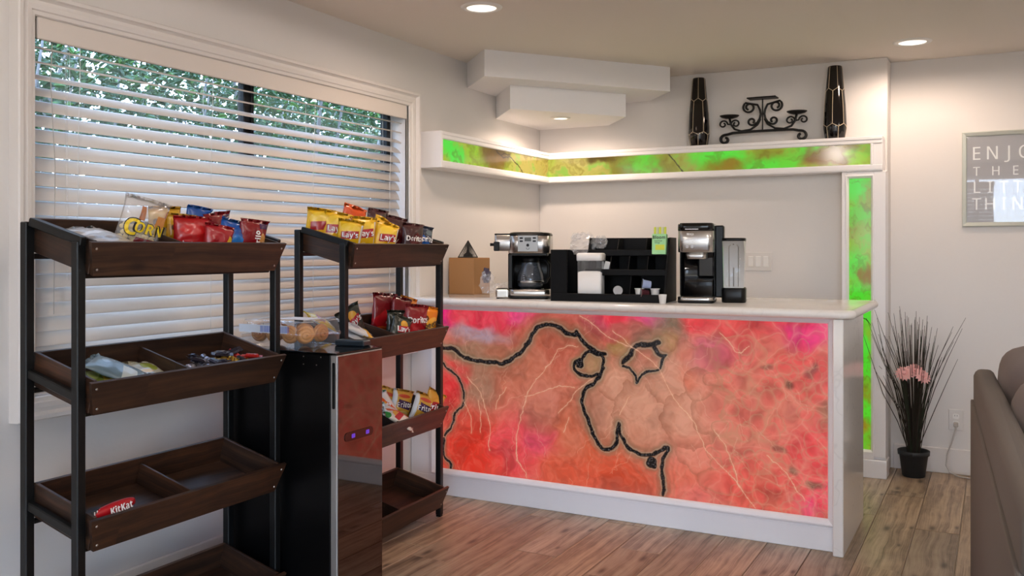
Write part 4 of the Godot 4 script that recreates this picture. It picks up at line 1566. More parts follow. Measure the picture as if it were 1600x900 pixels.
func build_organizer() -> void:
	var t := thing("coffee_organizer", "black tiered organizer with divided compartments in the middle of the bar", "organizer", at(0.852, TOP, 1.612, 0.109))
	# frame: x along its front from the left end, z towards the viewer, depth 0.26
	var m: Material = M.organizer_black
	var D := -0.26
	part("base_board", boxed(Vector3(0.2925, 0.006, D / 2), Vector3(0.585, 0.012, -D), 0.002), m, t)
	part("front_lip", boxed(Vector3(0.2925, 0.022, -0.005), Vector3(0.585, 0.036, 0.01), 0.003), m, t)
	# left bin: broad front post, side and back
	part("front_post", boxed(Vector3(0.044, 0.129, -0.008), Vector3(0.088, 0.258, 0.014), 0.003), m, t)
	part("end_wall", boxed(Vector3(0.004, 0.129, D / 2), Vector3(0.008, 0.258, -D), 0.003), m, t)
	part("bin_back", boxed(Vector3(0.125, 0.129, D + 0.004), Vector3(0.25, 0.258, 0.008), 0.003), m, t)
	# tier section, x 0.16..0.585
	var side := func(x: float, called: String) -> void:
		var st := ns()
		prism(st, [Vector2(0, 0.004), Vector2(0, 0.04), Vector2(0.055, 0.2), Vector2(0.105, 0.305), Vector2(0.125, 0.318), Vector2(0.26, 0.318), Vector2(0.26, 0.004)], 0.008, Transform3D(Basis(Vector3.UP, PI / 2), Vector3(x, 0, 0)))
		part(called, st, m, t)
	var bw := ns()
	prism(bw, [Vector2(0.128, 0.004), Vector2(0.128, 0.25), Vector2(0.15, 0.305), Vector2(0.165, 0.318), Vector2(0.26, 0.318), Vector2(0.26, 0.004)], 0.008, Transform3D(Basis(Vector3.UP, PI / 2), Vector3(0.158, 0, 0)))
	part("bin_wall", bw, m, t)
	side.call(0.577, "side_wall")
	part("tier_back", boxed(Vector3(0.371, 0.159, D + 0.004), Vector3(0.42, 0.318, 0.008), 0.003), m, t)
	part("tier_shelf", boxed(Vector3(0.371, 0.132, -0.155), Vector3(0.41, 0.008, 0.2), 0.002), m, t)
	part("tier_shelf", boxed(Vector3(0.371, 0.23, -0.185), Vector3(0.41, 0.008, 0.14), 0.002), m, t)
	part("tier_lip", boxed(Vector3(0.371, 0.145, -0.055), Vector3(0.41, 0.032, 0.008), 0.003), m, t)
	part("tier_lip", boxed(Vector3(0.371, 0.242, -0.113), Vector3(0.41, 0.032, 0.008), 0.003), m, t)
	for p in [[0.31, 0.274, 0.086, -0.186, 0.136], [0.455, 0.274, 0.086, -0.186, 0.136], [0.285, 0.18, 0.09, -0.16, 0.19], [0.38, 0.18, 0.09, -0.16, 0.19], [0.475, 0.18, 0.09, -0.16, 0.19], [0.4, 0.07, 0.116, -0.135, 0.24]]:
		var st := ns()
		var h: float = p[2]
		var z1: float = p[3] + p[4] / 2
		var z0: float = p[3] - p[4] / 2
		# dividers slope back towards their tops
		prism(st, [Vector2(-z1, p[1] - h / 2), Vector2(-z1 + 0.045, p[1] + h / 2), Vector2(-z0, p[1] + h / 2), Vector2(-z0, p[1] - h / 2)], 0.004, Transform3D(Basis(Vector3.UP, PI / 2), Vector3(p[0], 0, 0)))
		part("divider", st, m, t)
	var org := t.transform
	# sugar canister in the bin
	t = thing("sugar_canister", "clear canister of white sugar with a white lid in the black organizer", "canister", org * Transform3D(Basis(Vector3.UP, 0.06).scaled_local(Vector3(0.92, 1.1, 0.95)), Vector3(0.194, 0.0125, -0.066)))
	var st2 := ns()
	rounded_block(st2, 0.135, 0.1, 0.014, [[0.0, 0.006], [0.004, 0.0], [0.176, 0.0]])
	part("clear_wall", st2, M.clear_plastic, t)
	st2 = ns(true)
	rounded_block(st2, 0.131, 0.096, 0.012, [[0.002, 0.006], [0.006, 0.0], [0.118, 0.0], [0.124, 0.012], [0.126, 0.03]])
	part("sugar", st2, M.sugar, t)
	st2 = ns(true)
	rounded_block(st2, 0.143, 0.108, 0.016, [[0.173, 0.0], [0.2, 0.0], [0.206, 0.005], [0.208, 0.012]])
	part("lid", st2, M.white_plastic, t)
	# clear bag stuffed in behind the bin
	t = thing("film_bag", "puffed clear film bag sticking up behind the sugar canister", "bag", org * at(0.115, 0.225, -0.17, 0.4))
	st2 = ns()
	crumple(st2, 0.062, 0.062, 0.045, 21, at(0, 0, 0), 0.5)
	part("film", st2, M.clear_film, t)
	t = thing("film_bag", "small clear bag with dark print beside the organizer's upper corner", "bag", org * at(0.205, 0.26, -0.2, 0.0))
	st2 = ns()
	crumple(st2, 0.034, 0.036, 0.03, 33, at(0, 0, 0), 0.4)
	part("film", st2, M.clear_film, t)
	# sachet propped in the middle tier
	t = thing("paper_sachet", "single white paper sachet leaning in the organizer's middle tier", "sachet", org * Transform3D(Basis(Vector3.BACK, -0.25), Vector3(0.257, 0.137, -0.1)))
	part("sleeve", boxed(Vector3(0, 0.032, 0), Vector3(0.028, 0.062, 0.004), 0.0015), M.white_plastic, t)
	# drink-stick box on the top tier's right end
	t = thing("stick_box", "small pale green box of drink sticks on the organizer's top tier", "box", org * Transform3D(Basis(Vector3.UP, -0.05) * Basis(Vector3.RIGHT, -0.08), Vector3(0.535, 0.2345, -0.096)))
	part("carton", boxed(Vector3(0, 0.05, 0.0), Vector3(0.07, 0.1, 0.032), 0.001), mat("mint_card", hexc("a6e0a4"), 0.6), t)
	write(t, "Bloom", 0.0155, M.text_black, at(0.0, 0.083, 0.0165))
	write(t, "Superfood", 0.006, M.text_black, at(-0.004, 0.066, 0.0165), "Droid Sans", false)
	write(t, "Energy", 0.006, M.text_black, at(-0.008, 0.057, 0.0165), "Droid Sans", false)
	part("front_print", boxed(Vector3(0.006, 0.034, 0.0162), Vector3(0.046, 0.026, 0.0006)), mat("lime_print", hexc("cfd84a"), 0.6), t)
	for k in 5:
		part("drink_stick", boxed(Vector3(-0.026 + 0.013 * k, 0.075, -0.002 - 0.004 * (k % 2)), Vector3(0.011, 0.122, 0.006), 0.002), M.lime_print if k % 2 == 0 else mat("stick_pale", hexc("c9cfa8"), 0.5), t)
	# coffee pods in the bottom tier
	var pods := [[0.335, 0.046, -0.05, 1.3, 0.3, "black_plastic", "dark coffee pod lying with its round foil lid outwards in the organizer"], [0.45, 0.026, -0.03, 0.0, 0.0, "white_plastic", "white coffee pod standing upright in the organizer's bottom tier"], [0.49, 0.044, -0.04, 1.5, -0.9, "pod_maroon", "maroon coffee pod lying between the white pods"], [0.528, 0.026, -0.03, 0.0, 0.0, "white_plastic", "white coffee pod standing nearest the organizer's right side wall"], [0.505, 0.086, -0.04, 1.45, -1.2, "pod_blue", "pale blue coffee pod lying on top of the other pods"]]
	mat("pod_maroon", hexc("5a2a30"), 0.4)
	mat("pod_blue", hexc("a9b8dc"), 0.4)
	mat("foil", hexc("8a8c90"), 0.3, 0.8)
	for p in pods:
		var b := Basis(Vector3.UP, p[4]) * Basis(Vector3.RIGHT, p[3])
		t = thing("coffee_pod", p[6], "coffee pod", org * Transform3D(b, Vector3(p[0], p[1], p[2])), "coffee pods in the organizer")
		st2 = ns(true)
		lathe(st2, [[0.0, 0.0], [0.0165, 0.0], [0.018, 0.002], [0.0215, 0.04], [0.0245, 0.041], [0.0245, 0.043], [0.023, 0.0435]], 24, Transform3D(), false)
		part("pod_cup", st2, M[p[5]], t)
		st2 = ns()
		lathe(st2, [[0.0232, 0.0432], [0.0232, 0.0438]], 24)
		part("foil_lid", st2, M.foil, t)

func build_pod_machine() -> void:
	var t := thing("pod_coffee_machine", "tall black and steel single cup coffee machine with a clear side tank", "coffee machine", Transform3D(Basis(Vector3.UP, 0.2).scaled_local(Vector3(0.87, 1, 0.95)), Vector3(1.537, TOP, 1.365)))
	# frame: x right, z front; main body 0.2 wide, 0.24 deep
	var st := ns(true)
	rounded_block(st, 0.2, 0.25, 0.03, [[0.0, 0.004], [0.004, 0.0], [0.012, 0.0]])
	part("base_foot", st, M.black_plastic, t)
	st = ns(true)
	rounded_block(st, 0.2, 0.25, 0.035, [[0.012, 0.001], [0.014, 0.0], [0.028, 0.0], [0.03, 0.003]])
	part("base_band", st, M.steel, t)
	st = ns(true)
	rounded_block(st, 0.19, 0.11, 0.02, [[0.028, 0.0], [0.25, 0.0]], at(0.004, 0, -0.068))
	part("rear_column", st, M.black_gloss, t)
	st = ns(true)
	# curved throat behind the cup space
	for k in 12:
		var a := PI * k / 12.0
		var b := PI * (k + 1) / 12.0
		quad(st, Vector3(-0.085 * cos(a), 0.03, -0.01 - 0.045 * sin(a)), Vector3(-0.085 * cos(b), 0.03, -0.01 - 0.045 * sin(b)), Vector3(-0.085 * cos(b), 0.25, -0.01 - 0.045 * sin(b)), Vector3(-0.085 * cos(a), 0.25, -0.01 - 0.045 * sin(a)))
	part("throat", st, M.black_plastic, t)
	st = ns()
	span(st, Vector3(0.0, 0.118, -0.01), Vector3(0.096, 0.23, 0.02), 0.012)
	part("cup_rest", st, M.black_gloss, t)
	part("rest_edge", boxed(Vector3(0.046, 0.115, 0.006), Vector3(0.096, 0.006, 0.05), 0.002), M.black_plastic, t)
	for e in [-1, 1]:
		part("side_cheek", boxed(Vector3(e * 0.094, 0.14, -0.03), Vector3(0.01, 0.22, 0.06), 0.004), M.black_plastic, t)
	st = ns(true)
	rounded_block(st, 0.196, 0.245, 0.035, [[0.245, 0.003], [0.248, 0.0], [0.348, 0.0], [0.35, 0.002]])
	part("brew_head", st, M.steel, t)
	st = ns(true)
	rounded_block(st, 0.2, 0.25, 0.038, [[0.35, 0.0], [0.376, 0.0], [0.384, 0.004], [0.387, 0.012]])
	part("lid", st, M.black_gloss, t)
	part("handle_slot", boxed(Vector3(-0.02, 0.357, 0.1245), Vector3(0.075, 0.006, 0.004), 0.002), M.steel, t)
	st = ns(true)
	rounded_block(st, 0.12, 0.08, 0.03, [[0.212, 0.004], [0.216, 0.0], [0.245, 0.0]], at(0.0, 0, 0.06))
	part("spout", st, M.steel, t)
	write(t, "Ninja", 0.011, M.text_white, at(-0.028, 0.333, 0.1233), "Droid Sans", true, "logo")
	for p in [[-0.045, 0.272], [-0.018, 0.272]]:
		st = ns()
		lathe(st, [[0.0062, 0.0], [0.0062, 0.001], [0.0045, 0.001], [0.0045, 0.0]], 16, Transform3D(Basis(Vector3.RIGHT, PI / 2), Vector3(p[0], p[1], 0.1225)), false)
		part("button", st, M.text_white, t)
	for p in [["12oz", -0.026, 0.304], ["10", -0.066, 0.292], ["8", 0.02, 0.31], ["6", 0.02, 0.292]]:
		write(t, p[0], 0.0055, M.text_white, at(p[1], p[2], 0.1233), "Droid Sans", false)
	# arm that joins the tank, tank base, tank, lid
	part("tank_arm", boxed(Vector3(0.12, 0.2, -0.07), Vector3(0.048, 0.355, 0.09), 0.006), M.black_plastic, t)
	st = ns(true)
	rounded_block(st, 0.132, 0.15, 0.03, [[0.0, 0.004], [0.004, 0.0], [0.066, 0.0], [0.072, 0.004]], at(0.2, 0, -0.04))
	part("tank_base", st, M.black_plastic, t)
	st = ns(true)
	rounded_block(st, 0.118, 0.136, 0.028, [[0.072, 0.004], [0.076, 0.002], [0.3, -0.004]], at(0.2, 0, -0.04))
	var tank := part("water_tank", st, M.tank_water, t)
	st = ns()
	for e in [-1, 1]:
		tube(st, [Vector3(0.2 + e * 0.024, 0.08, 0.0), Vector3(0.2 + e * 0.026, 0.27, 0.0), Vector3(0.2 + e * 0.015, 0.278, 0.0)], 0.003, 6)
	tube(st, [Vector3(0.2, 0.08, 0.012), Vector3(0.2, 0.17, 0.012)], 0.004, 6)
	part("inner_tubes", st, M.cord_grey, tank)
	part("max_mark", boxed(Vector3(0.2, 0.284, 0.0335), Vector3(0.008, 0.004, 0.001)), M.text_dark, tank)
	st = ns(true)
	rounded_block(st, 0.13, 0.148, 0.032, [[0.3, 0.002], [0.302, 0.0], [0.312, 0.0], [0.315, 0.004]], at(0.2, 0, -0.04))
	part("tank_lid", st, M.black_plastic, t)

# ------------------------------------------------------------------ on the shelf and the walls

func spiral(c: Vector3, r0: float, r1: float, a0: float, turns: float, n: int) -> Array:
	var out := []
	for k in n + 1:
		var f := float(k) / n
		var a := a0 + turns * TAU * f
		var r := lerpf(r0, r1, f)
		out.append(c + Vector3(cos(a) * r, sin(a) * r, 0))
	return out

func build_vase(label: String, xf: Transform3D, phase: float) -> void:
	var t := thing("black_vase", label, "vase", xf, "black vases on the lit shelf")
	var H := 0.434
	var prof := [[0.0, 0.0], [0.054, 0.0], [0.057, 0.004], [0.0665, 0.062], [0.067, 0.082], [0.062, 0.2], [0.051, 0.315], [0.042, 0.418], [0.04, 0.43], [0.036, H], [0.031, H - 0.004], [0.03, H - 0.03], [0.0, H - 0.034]]
	var st := ns(true)
	lathe(st, prof, 18, at(0, 0, 0, phase), false)
	part("vase_body", st, M.vase_black, t)
	var rad := func(y: float) -> float:
		for i in range(2, 9):
			if y <= prof[i + 1][1]:
				return lerpf(prof[i][0], prof[i + 1][0], inverse_lerp(prof[i][1], prof[i + 1][1], y))
		return 0.04
	var on := func(a: float, y: float) -> Vector3:
		var r: float = rad.call(y) - 0.0004
		return Vector3(sin(a + phase) * r, y, cos(a + phase) * r)
	# gilded outlines of three staggered rows of long hexagons, six round
	for row in 3:
		var y0: float = [0.004, 0.088, 0.3][row]
		var y1: float = [0.07, 0.282, 0.43][row]
		for k in 6:
			var a := TAU * (k + (0.5 if row % 2 else 0.0)) / 6.0
			st = ns()
			var line := []
			for i in 9:
				line.append(on.call(a, lerpf(y0, y1, i / 8.0)))
			tube(st, line, 0.0017, 5)
			if row < 2:
				var ny: float = [0.088, 0.3][row]
				for e in [-1.0, 1.0]:
					var z := []
					for i in 5:
						z.append(on.call(a + e * TAU / 12.0 * i / 4.0, lerpf(y1, ny, i / 4.0)))
					tube(st, z, 0.0017, 5)
			part("gilded_line", st, M.gilding, t)

func build_shelf_things() -> void:
	build_vase("tall black vase with gold honeycomb lines, between the corner soffit and the candle holder", at(1.164, 1.972, 0.071), 0.2)
	build_vase("tall black vase with gold honeycomb lines, on the shelf end above the pilaster", at(1.99, 1.972, 0.071), 0.45)
	var t := thing("candle_holder", "black wrought iron candle holder with scrolls between the two black vases", "candle holder", Transform3D(Basis().scaled(Vector3(1.08, 1, 1)), Vector3(1.565, 1.972, 0.072)))
	var w := 0.0068
	var st := ns(true)
	# foot: long flat bar whose ends curl under
	var bar := []
	bar.append_array(spiral(Vector3(-0.215, 0.034, 0), 0.012, 0.03, PI * 2.4, -0.95, 18))
	bar.append(Vector3(-0.2, 0.066, 0))
	for k in 9:
		var x := lerpf(-0.17, 0.17, k / 8.0)
		bar.append(Vector3(x, 0.072 + 0.004 * (1.0 - pow(x / 0.2, 2.0)), 0))
	bar.append(Vector3(0.2, 0.066, 0))
	var right := spiral(Vector3(-0.215, 0.034, 0), 0.012, 0.03, PI * 2.4, -0.95, 18)
	right.reverse()
	for p in right:
		bar.append(Vector3(-p.x, p.y, p.z))
	tube(st, bar, 0.0085, 6, 2.2)
	part("foot_bar", st, M.iron, t)
	part("centre_rod", boxed(Vector3(0, 0.175, 0), Vector3(0.007, 0.2, 0.007), 0.001), M.iron, t)
	for e in [-1.0, 1.0]:
		st = ns(true)
		# large C scroll: curl at the top, waist against the rod, curl below
		var c := []
		for p in spiral(Vector3(0.076, 0.226, 0), 0.014, 0.036, -PI * 0.2 - TAU * 1.1, 1.35, 26):
			c.append(Vector3(p.x, p.y, 0))
		c.append_array([Vector3(0.028, 0.238, 0), Vector3(0.014, 0.205, 0), Vector3(0.01, 0.18, 0), Vector3(0.016, 0.152, 0), Vector3(0.03, 0.128, 0)])
		for p in spiral(Vector3(0.06, 0.138, 0), 0.026, 0.01, PI * 1.15, 1.1, 20):
			c.append(Vector3(p.x, p.y, 0))
		var cc := []
		for p in c:
			cc.append(Vector3(e * p.x, p.y, 0))
		tube(st, cc, w, 6, 1.3)
		part("scroll", st, M.iron, t)
		st = ns(true)
		var br := []
		for p in [Vector3(0.012, 0.15, 0), Vector3(0.03, 0.115, 0), Vector3(0.07, 0.088, 0), Vector3(0.12, 0.082, 0), Vector3(0.16, 0.096, 0), Vector3(0.182, 0.13, 0), Vector3(0.19, 0.168, 0)]:
			br.append(Vector3(e * p.x, p.y, 0))
		tube(st, br, w, 6, 1.3)
		for s in [-1.0, 1.0]:
			var sm := [Vector3(e * 0.186, 0.128, 0)]
			for p in spiral(Vector3(e * 0.19 + s * 0.036, 0.13, 0), 0.026, 0.008, PI * 1.0 if s > 0 else 0.0, -s * 1.2, 18):
				sm.append(p)
			tube(st, sm, w * 0.8, 6, 1.2)
		part("arm_scroll", st, M.iron, t)
		st = ns(true)
		lathe(st, [[0.0, 0.164], [0.02, 0.165], [0.045, 0.172], [0.055, 0.18], [0.056, 0.184], [0.052, 0.184], [0.0, 0.176]], 28, at(e * 0.19, 0, 0), false)
		part("candle_plate", st, M.iron, t)
	part("top_plate", boxed(Vector3(0, 0.278, 0), Vector3(0.165, 0.008, 0.09), 0.003), M.iron, t)

func build_wall_things() -> void:
	# three-gang light switch on the back wall
	var t := thing("light_switch", "white three rocker light switch on the wall behind the bar", "switch", at(1.524, 1.242, 0.0))
	part("plate", boxed(Vector3(0, 0, 0.003), Vector3(0.165, 0.117, 0.006), 0.002), M.switch_white, t)
	for k in 3:
		var st := ns()
		box(st, Vector3(0, 0, 0.007), Vector3(0.032, 0.066, 0.005), 0.0015, Transform3D(Basis(Vector3.RIGHT, 0.05), Vector3(-0.046 + 0.046 * k, 0, 0)))
		part("rocker", st, M.white_plastic, t)
	# duplex outlet with a plugged-in cord
	t = thing("wall_outlet", "white wall outlet low on the wall beside the sofa", "outlet", at(2.629, 0.318, BACK_Z))
	part("plate", boxed(Vector3(0, 0, 0.003), Vector3(0.078, 0.122, 0.006), 0.002), M.switch_white, t)
	for e in [-1, 1]:
		var st := ns()
		prism(st, round_rect(0.034, 0.03, 0.01), 0.0025, at(0, e * 0.021, 0.0055))
		var o := part("socket", st, M.white_plastic, t)
		for x in [-0.006, 0.006]:
			part("slot", boxed(Vector3(x, e * 0.021 + 0.004, 0.008), Vector3(0.002, 0.008, 0.001)), M.text_dark, o)
	t = thing("power_cord", "grey power cord plugged into the outlet and running behind the sofa", "cord", at(2.629, 0.297, BACK_Z + 0.008))
	part("plug", boxed(Vector3(0, -0.004, 0.014), Vector3(0.026, 0.026, 0.028), 0.004), M.cord_grey, t)
	var st3 := ns(true)
	var path := [Vector3(0, -0.012, 0.02), Vector3(0.0, -0.03, 0.024), Vector3(-0.02, -0.1, 0.03), Vector3(-0.045, -0.18, 0.04), Vector3(-0.05, -0.24, 0.05), Vector3(-0.03, -0.275, 0.07), Vector3(0.02, -0.29, 0.09), Vector3(0.09, -0.2925, 0.1), Vector3(0.3, -0.2925, 0.12), Vector3(0.6, -0.2925, 0.1)]
	tube(st3, path, 0.0045, 8)
	part("flex", st3, M.cord_grey, t)
	# framed print
	t = thing("framed_print", "silver framed grey print with white lettering on the far wall", "picture", at(2.661 + 0.275, 1.7255, BACK_Z))
	var k := 0
	for length in bevel_frame(0.5, 0.5, [[0.0, 0.004], [0.0, 0.012], [0.004, 0.016], [0.02, 0.022], [0.025, 0.02], [0.025, 0.0]]):
		part("frame_length", length, M.frame_silver, t)
		k += 1
	part("print_sheet", boxed(Vector3(0, 0, 0.004), Vector3(0.51, 0.51, 0.004)), M.print_grey, t)
	# widely spaced capitals, every line starting near the print's left edge
	for line in [["ENJOY", 0.149, 0.075, 0.083], ["THE", 0.045, 0.052, 0.1], ["LITTLE", -0.048, 0.066, 0.07], ["THINGS", -0.145, 0.068, 0.07]]:
		for i in line[0].length():
			write(t, line[0][i], line[2], M.print_white, at(-0.2 + line[3] * i, line[1], 0.0064), "Droid Sans", false, "letter")
	part("glass", boxed(Vector3(0, 0, 0.0105), Vector3(0.504, 0.504, 0.002)), M.pane, t)

func build_plant() -> void:
	var t := thing("reed_plant", "artificial dark reed grass with pink flowers in a small black pot", "plant", at(2.413, 0, -0.02))
	var st := ns(true)
	lathe(st, [[0.0, 0.0], [0.058, 0.0], [0.062, 0.004], [0.078, 0.125], [0.086, 0.126], [0.088, 0.15], [0.084, 0.152], [0.078, 0.146], [0.074, 0.12], [0.0, 0.12]], 32, Transform3D(), false)
	part("pot", st, M.pot, t)
	st = ns(true)
	lathe(st, [[0.0, 0.128], [0.076, 0.122]], 24, Transform3D(), false)
	var soil := ns(true)
	lathe(soil, [[0.076, 0.121], [0.05, 0.129], [0.0, 0.132]], 24, Transform3D(), false)
	part("soil", soil, M.soil, t)
	var r := RandomNumberGenerator.new()
	r.seed = 41
	for k in 115:
		var a := r.randf() * TAU
		var lean := minf(absf(r.randfn()) * 0.085, 0.17) + 0.01
		var L := r.randf_range(0.45, 0.84) if k > 24 else r.randf_range(0.72, 0.88)
		var base := Vector3(cos(a), 0, sin(a)) * r.randf() * 0.035 + Vector3(0, 0.126, 0)
		var dir := Vector3(cos(a) * lean * (1.6 if k % 5 == 0 else 1.0), 0, sin(a) * lean)
		if base.z + dir.z * 2.0 < -0.13:
			dir.z *= -0.4
		var pts := []
		var bend := r.randf_range(0.8, 2.0)
		for i in 5:
			var f := i / 4.0
			pts.append(base + Vector3(0, L * f * (1.0 - 0.4 * lean * f), 0) + dir * pow(f, bend) * L * 2.0)
		for i in 5:
			pts[i].z = maxf(pts[i].z, -0.155)
			if pts[i].x < -0.115:
				pts[i].z = maxf(pts[i].z, 0.19 * smoothstep(-0.06, -0.13, pts[i].x))
		st = ns()
		tube(st, pts, [0.002, 0.0022, 0.002, 0.0016, 0.0009], 4)
		part("reed_blade", st, M.reed if k % 3 else M.reed_green, t)
	for p in [[-0.045, 0.6, 0.07, -0.3], [0.05, 0.59, 0.075, 0.4], [0.012, 0.615, 0.04, 0.1]]:
		# each head tips forward on its stem, two rings of notched petals
		var head := Transform3D(Basis(Vector3.UP, p[3] + 0.3) * Basis(Vector3.RIGHT, 0.95), Vector3(p[0], p[1], p[2]))
		st = ns()
		for k in 30:
			var a := TAU * k / 15.0 + (0.2 if k >= 15 else 0.0)
			var long := 0.052 if k < 15 else 0.036
			var q := Vector3(cos(a), 0.0, sin(a))
			var s := Vector3(-sin(a), 0, cos(a)) * 0.0105
			var lift := Vector3(0, 0.01 if k < 15 else 0.017, 0)
			var m1 := q * long * 0.6 + lift
			var tip := q * long + lift * 0.5
			for e in [0.0, -0.0015]:
				var o := Vector3(0, e, 0)
				var P := [head * o, head * (m1 - s + o), head * (m1 + s + o), head * (tip + o)]
				if e == 0.0:
					tri(st, P[0], P[2], P[1])
					tri(st, P[1], P[2], P[3])
				else:
					tri(st, P[0], P[1], P[2])
					tri(st, P[2], P[1], P[3])
		lathe(st, [[0.011, 0.008], [0.01, 0.02], [0.0, 0.024]], 10, head, false)
		part("flower", st, M.pink_petal, t)
		st = ns()
		tube(st, [Vector3(p[0] * 0.3, 0.125, p[2] * 0.4), Vector3(p[0], p[1], p[2])], 0.0018, 4)
		part("flower_stem", st, M.reed_green, t)

func build_pastry_box() -> void:
	var y := 0.9515
	var t := thing("pastry_box", "clear plastic clamshell box of swirl buns on top of the black cooler", "food box", at(0.42, y, 3.045, 0.0))
	# long axis along x; 0.33 x 0.23
	var st := ns()
	rounded_block(st, 0.33, 0.225, 0.02, [[0.0, 0.014], [0.002, 0.012], [0.038, 0.004], [0.042, 0.0], [0.045, 0.0]])
	part("tray_shell", st, M.clear_plastic, t)
	st = ns()
	rounded_block(st, 0.33, 0.225, 0.02, [[0.046, 0.0], [0.05, 0.0], [0.054, 0.005], [0.09, 0.012], [0.096, 0.014], [0.1, 0.022]])
	var lid := part("lid_shell", st, M.clear_plastic, t)
	st = ns(true)
	var ring := []
	for p in round_rect(0.306, 0.201, 0.02, 5):
		ring.append(Vector3(p.x, 0.097, p.y))
	ring.append(ring[0])
	tube(st, ring, 0.002, 5)
	for x in [-0.12, -0.04, 0.04, 0.12]:
		box(st, Vector3(x, 0.072, 0.1085), Vector3(0.003, 0.036, 0.0012), 0.0, Transform3D())
	part("lid_rim", st, M.clear_film, lid)
	part("paper_label", boxed(Vector3(-0.04, 0.068, 0.1115), Vector3(0.24, 0.03, 0.0006), 0.0, Transform3D()), M.white_label, t)
	st = ns()
	var r := RandomNumberGenerator.new()
	r.seed = 3
	for k in 26:
		box(st, Vector3(-0.05 + 0.0055 * k, 0.068, 0.1122), Vector3(0.0012 + 0.002 * r.randf(), 0.024, 0.0004))
	part("label_bars", st, M.blue_ink, t)
	part("top_label", boxed(Vector3(0.03, 0.1008, -0.02), Vector3(0.14, 0.0006, 0.1)), M.white_label, t)
	# swirl buns: a rope of dough wound into a flat spiral that faces z
	st = ns(true)
	var pts := []
	var rad := []
	for i in 61:
		var f := i / 60.0
		var a := f * TAU * 2.4
		var rr := 0.003 + 0.029 * f
		pts.append(Vector3(cos(a) * rr, sin(a) * rr * 0.9, 0.012 * (1.0 - f)))
		rad.append(0.0085 if f < 0.93 else 0.0085 * (1.0 - f) / 0.07 + 0.002)
	tube(st, pts, rad, 9, 1.0)
	var core := ns(true)
	lathe(core, [[0.0, -0.024], [0.024, -0.022], [0.034, -0.01], [0.032, 0.002], [0.0, 0.006]], 22, Transform3D(Basis(Vector3.RIGHT, PI / 2), Vector3.ZERO), false)
	core.generate_normals()
	st.generate_normals()
	var mesh := st.commit()
	var core_mesh := core.commit()
	var spots := [[0.115, 0.045, 0.05, 1.0], [0.12, 0.046, -0.035, 1.5], [0.05, 0.044, 0.062, 0.3], [0.03, 0.044, -0.05, 1.2], [-0.03, 0.044, 0.062, 0.15], [-0.11, 0.044, 0.058, 0.1], [0.06, 0.05, -0.0, 1.3], [-0.08, 0.045, -0.03, 0.8]]
	var where := ["at its corner nearest the viewer", "at its far corner by the cooler door", "behind the paper label", "middle of its far side", "under the label's blank end", "at its wall end", "in the middle near the door end", "in the middle towards the wall end"]
	for k in spots.size():
		var p: Array = spots[k]
		var c := thing("swirl_bun", "golden swirl bun in the clear box, " + where[k], "pastry", at(0.42 + p[0], y + p[1], 3.045 + p[2], p[3]), "swirl buns in the clear box")
		part("swirl", mesh, M.croissant if k % 2 else M.pastry_light, c)
		part("crumb", core_mesh, M.pastry_light if k % 2 else M.croissant, c)
	# flat dark case next to the box
	t = thing("flat_case", "small flat blue black case on the cooler's front corner", "case", at(0.655, y, 2.962, 0.1))
	part("case_shell", boxed(Vector3(0, 0.011, 0), Vector3(0.13, 0.022, 0.055), 0.004), mat("case_blue", hexc("1c2730"), 0.4), t)
	part("case_seam", boxed(Vector3(0.0, 0.011, 0.0), Vector3(0.1306, 0.0012, 0.0556)), M.black_plastic, t)

# ------------------------------------------------------------------ snacks in the trays

var bag_mats := {}

func bag_print(base: Color, deco: Array) -> ImageTexture:
	# flat print of a bag, u left to right and v top to bottom; deco of [kind, cx, cy, rx, ry, colour, turn]
	var w := 96
	var h := 128
	var im := Image.create(w, h, false, Image.FORMAT_RGB8)
	im.fill(base)
	for d in deco:
		for y in h:
			for x in w:
				var p := Vector2((x + 0.5) / w - d[1], ((y + 0.5) / h - d[2]))
				if d.size() > 6:
					p = p.rotated(d[6])
				var inside := false
				match d[0]:
					"oval": inside = pow(p.x / d[3], 2) + pow(p.y / d[4], 2) < 1.0
					"rect": inside = absf(p.x) < d[3] and absf(p.y) < d[4]
					"diamond": inside = absf(p.x) / d[3] + absf(p.y) / d[4] < 1.0
				if inside:
					im.set_pixel(x, y, d[5])
	# crimped ends a little paler
	for y in h:
		if y < 9 or y > h - 10:
			for x in w:
				im.set_pixel(x, y, im.get_pixel(x, y).lightened(0.10 if x % 4 < 2 else 0.0))
	return tex(im)

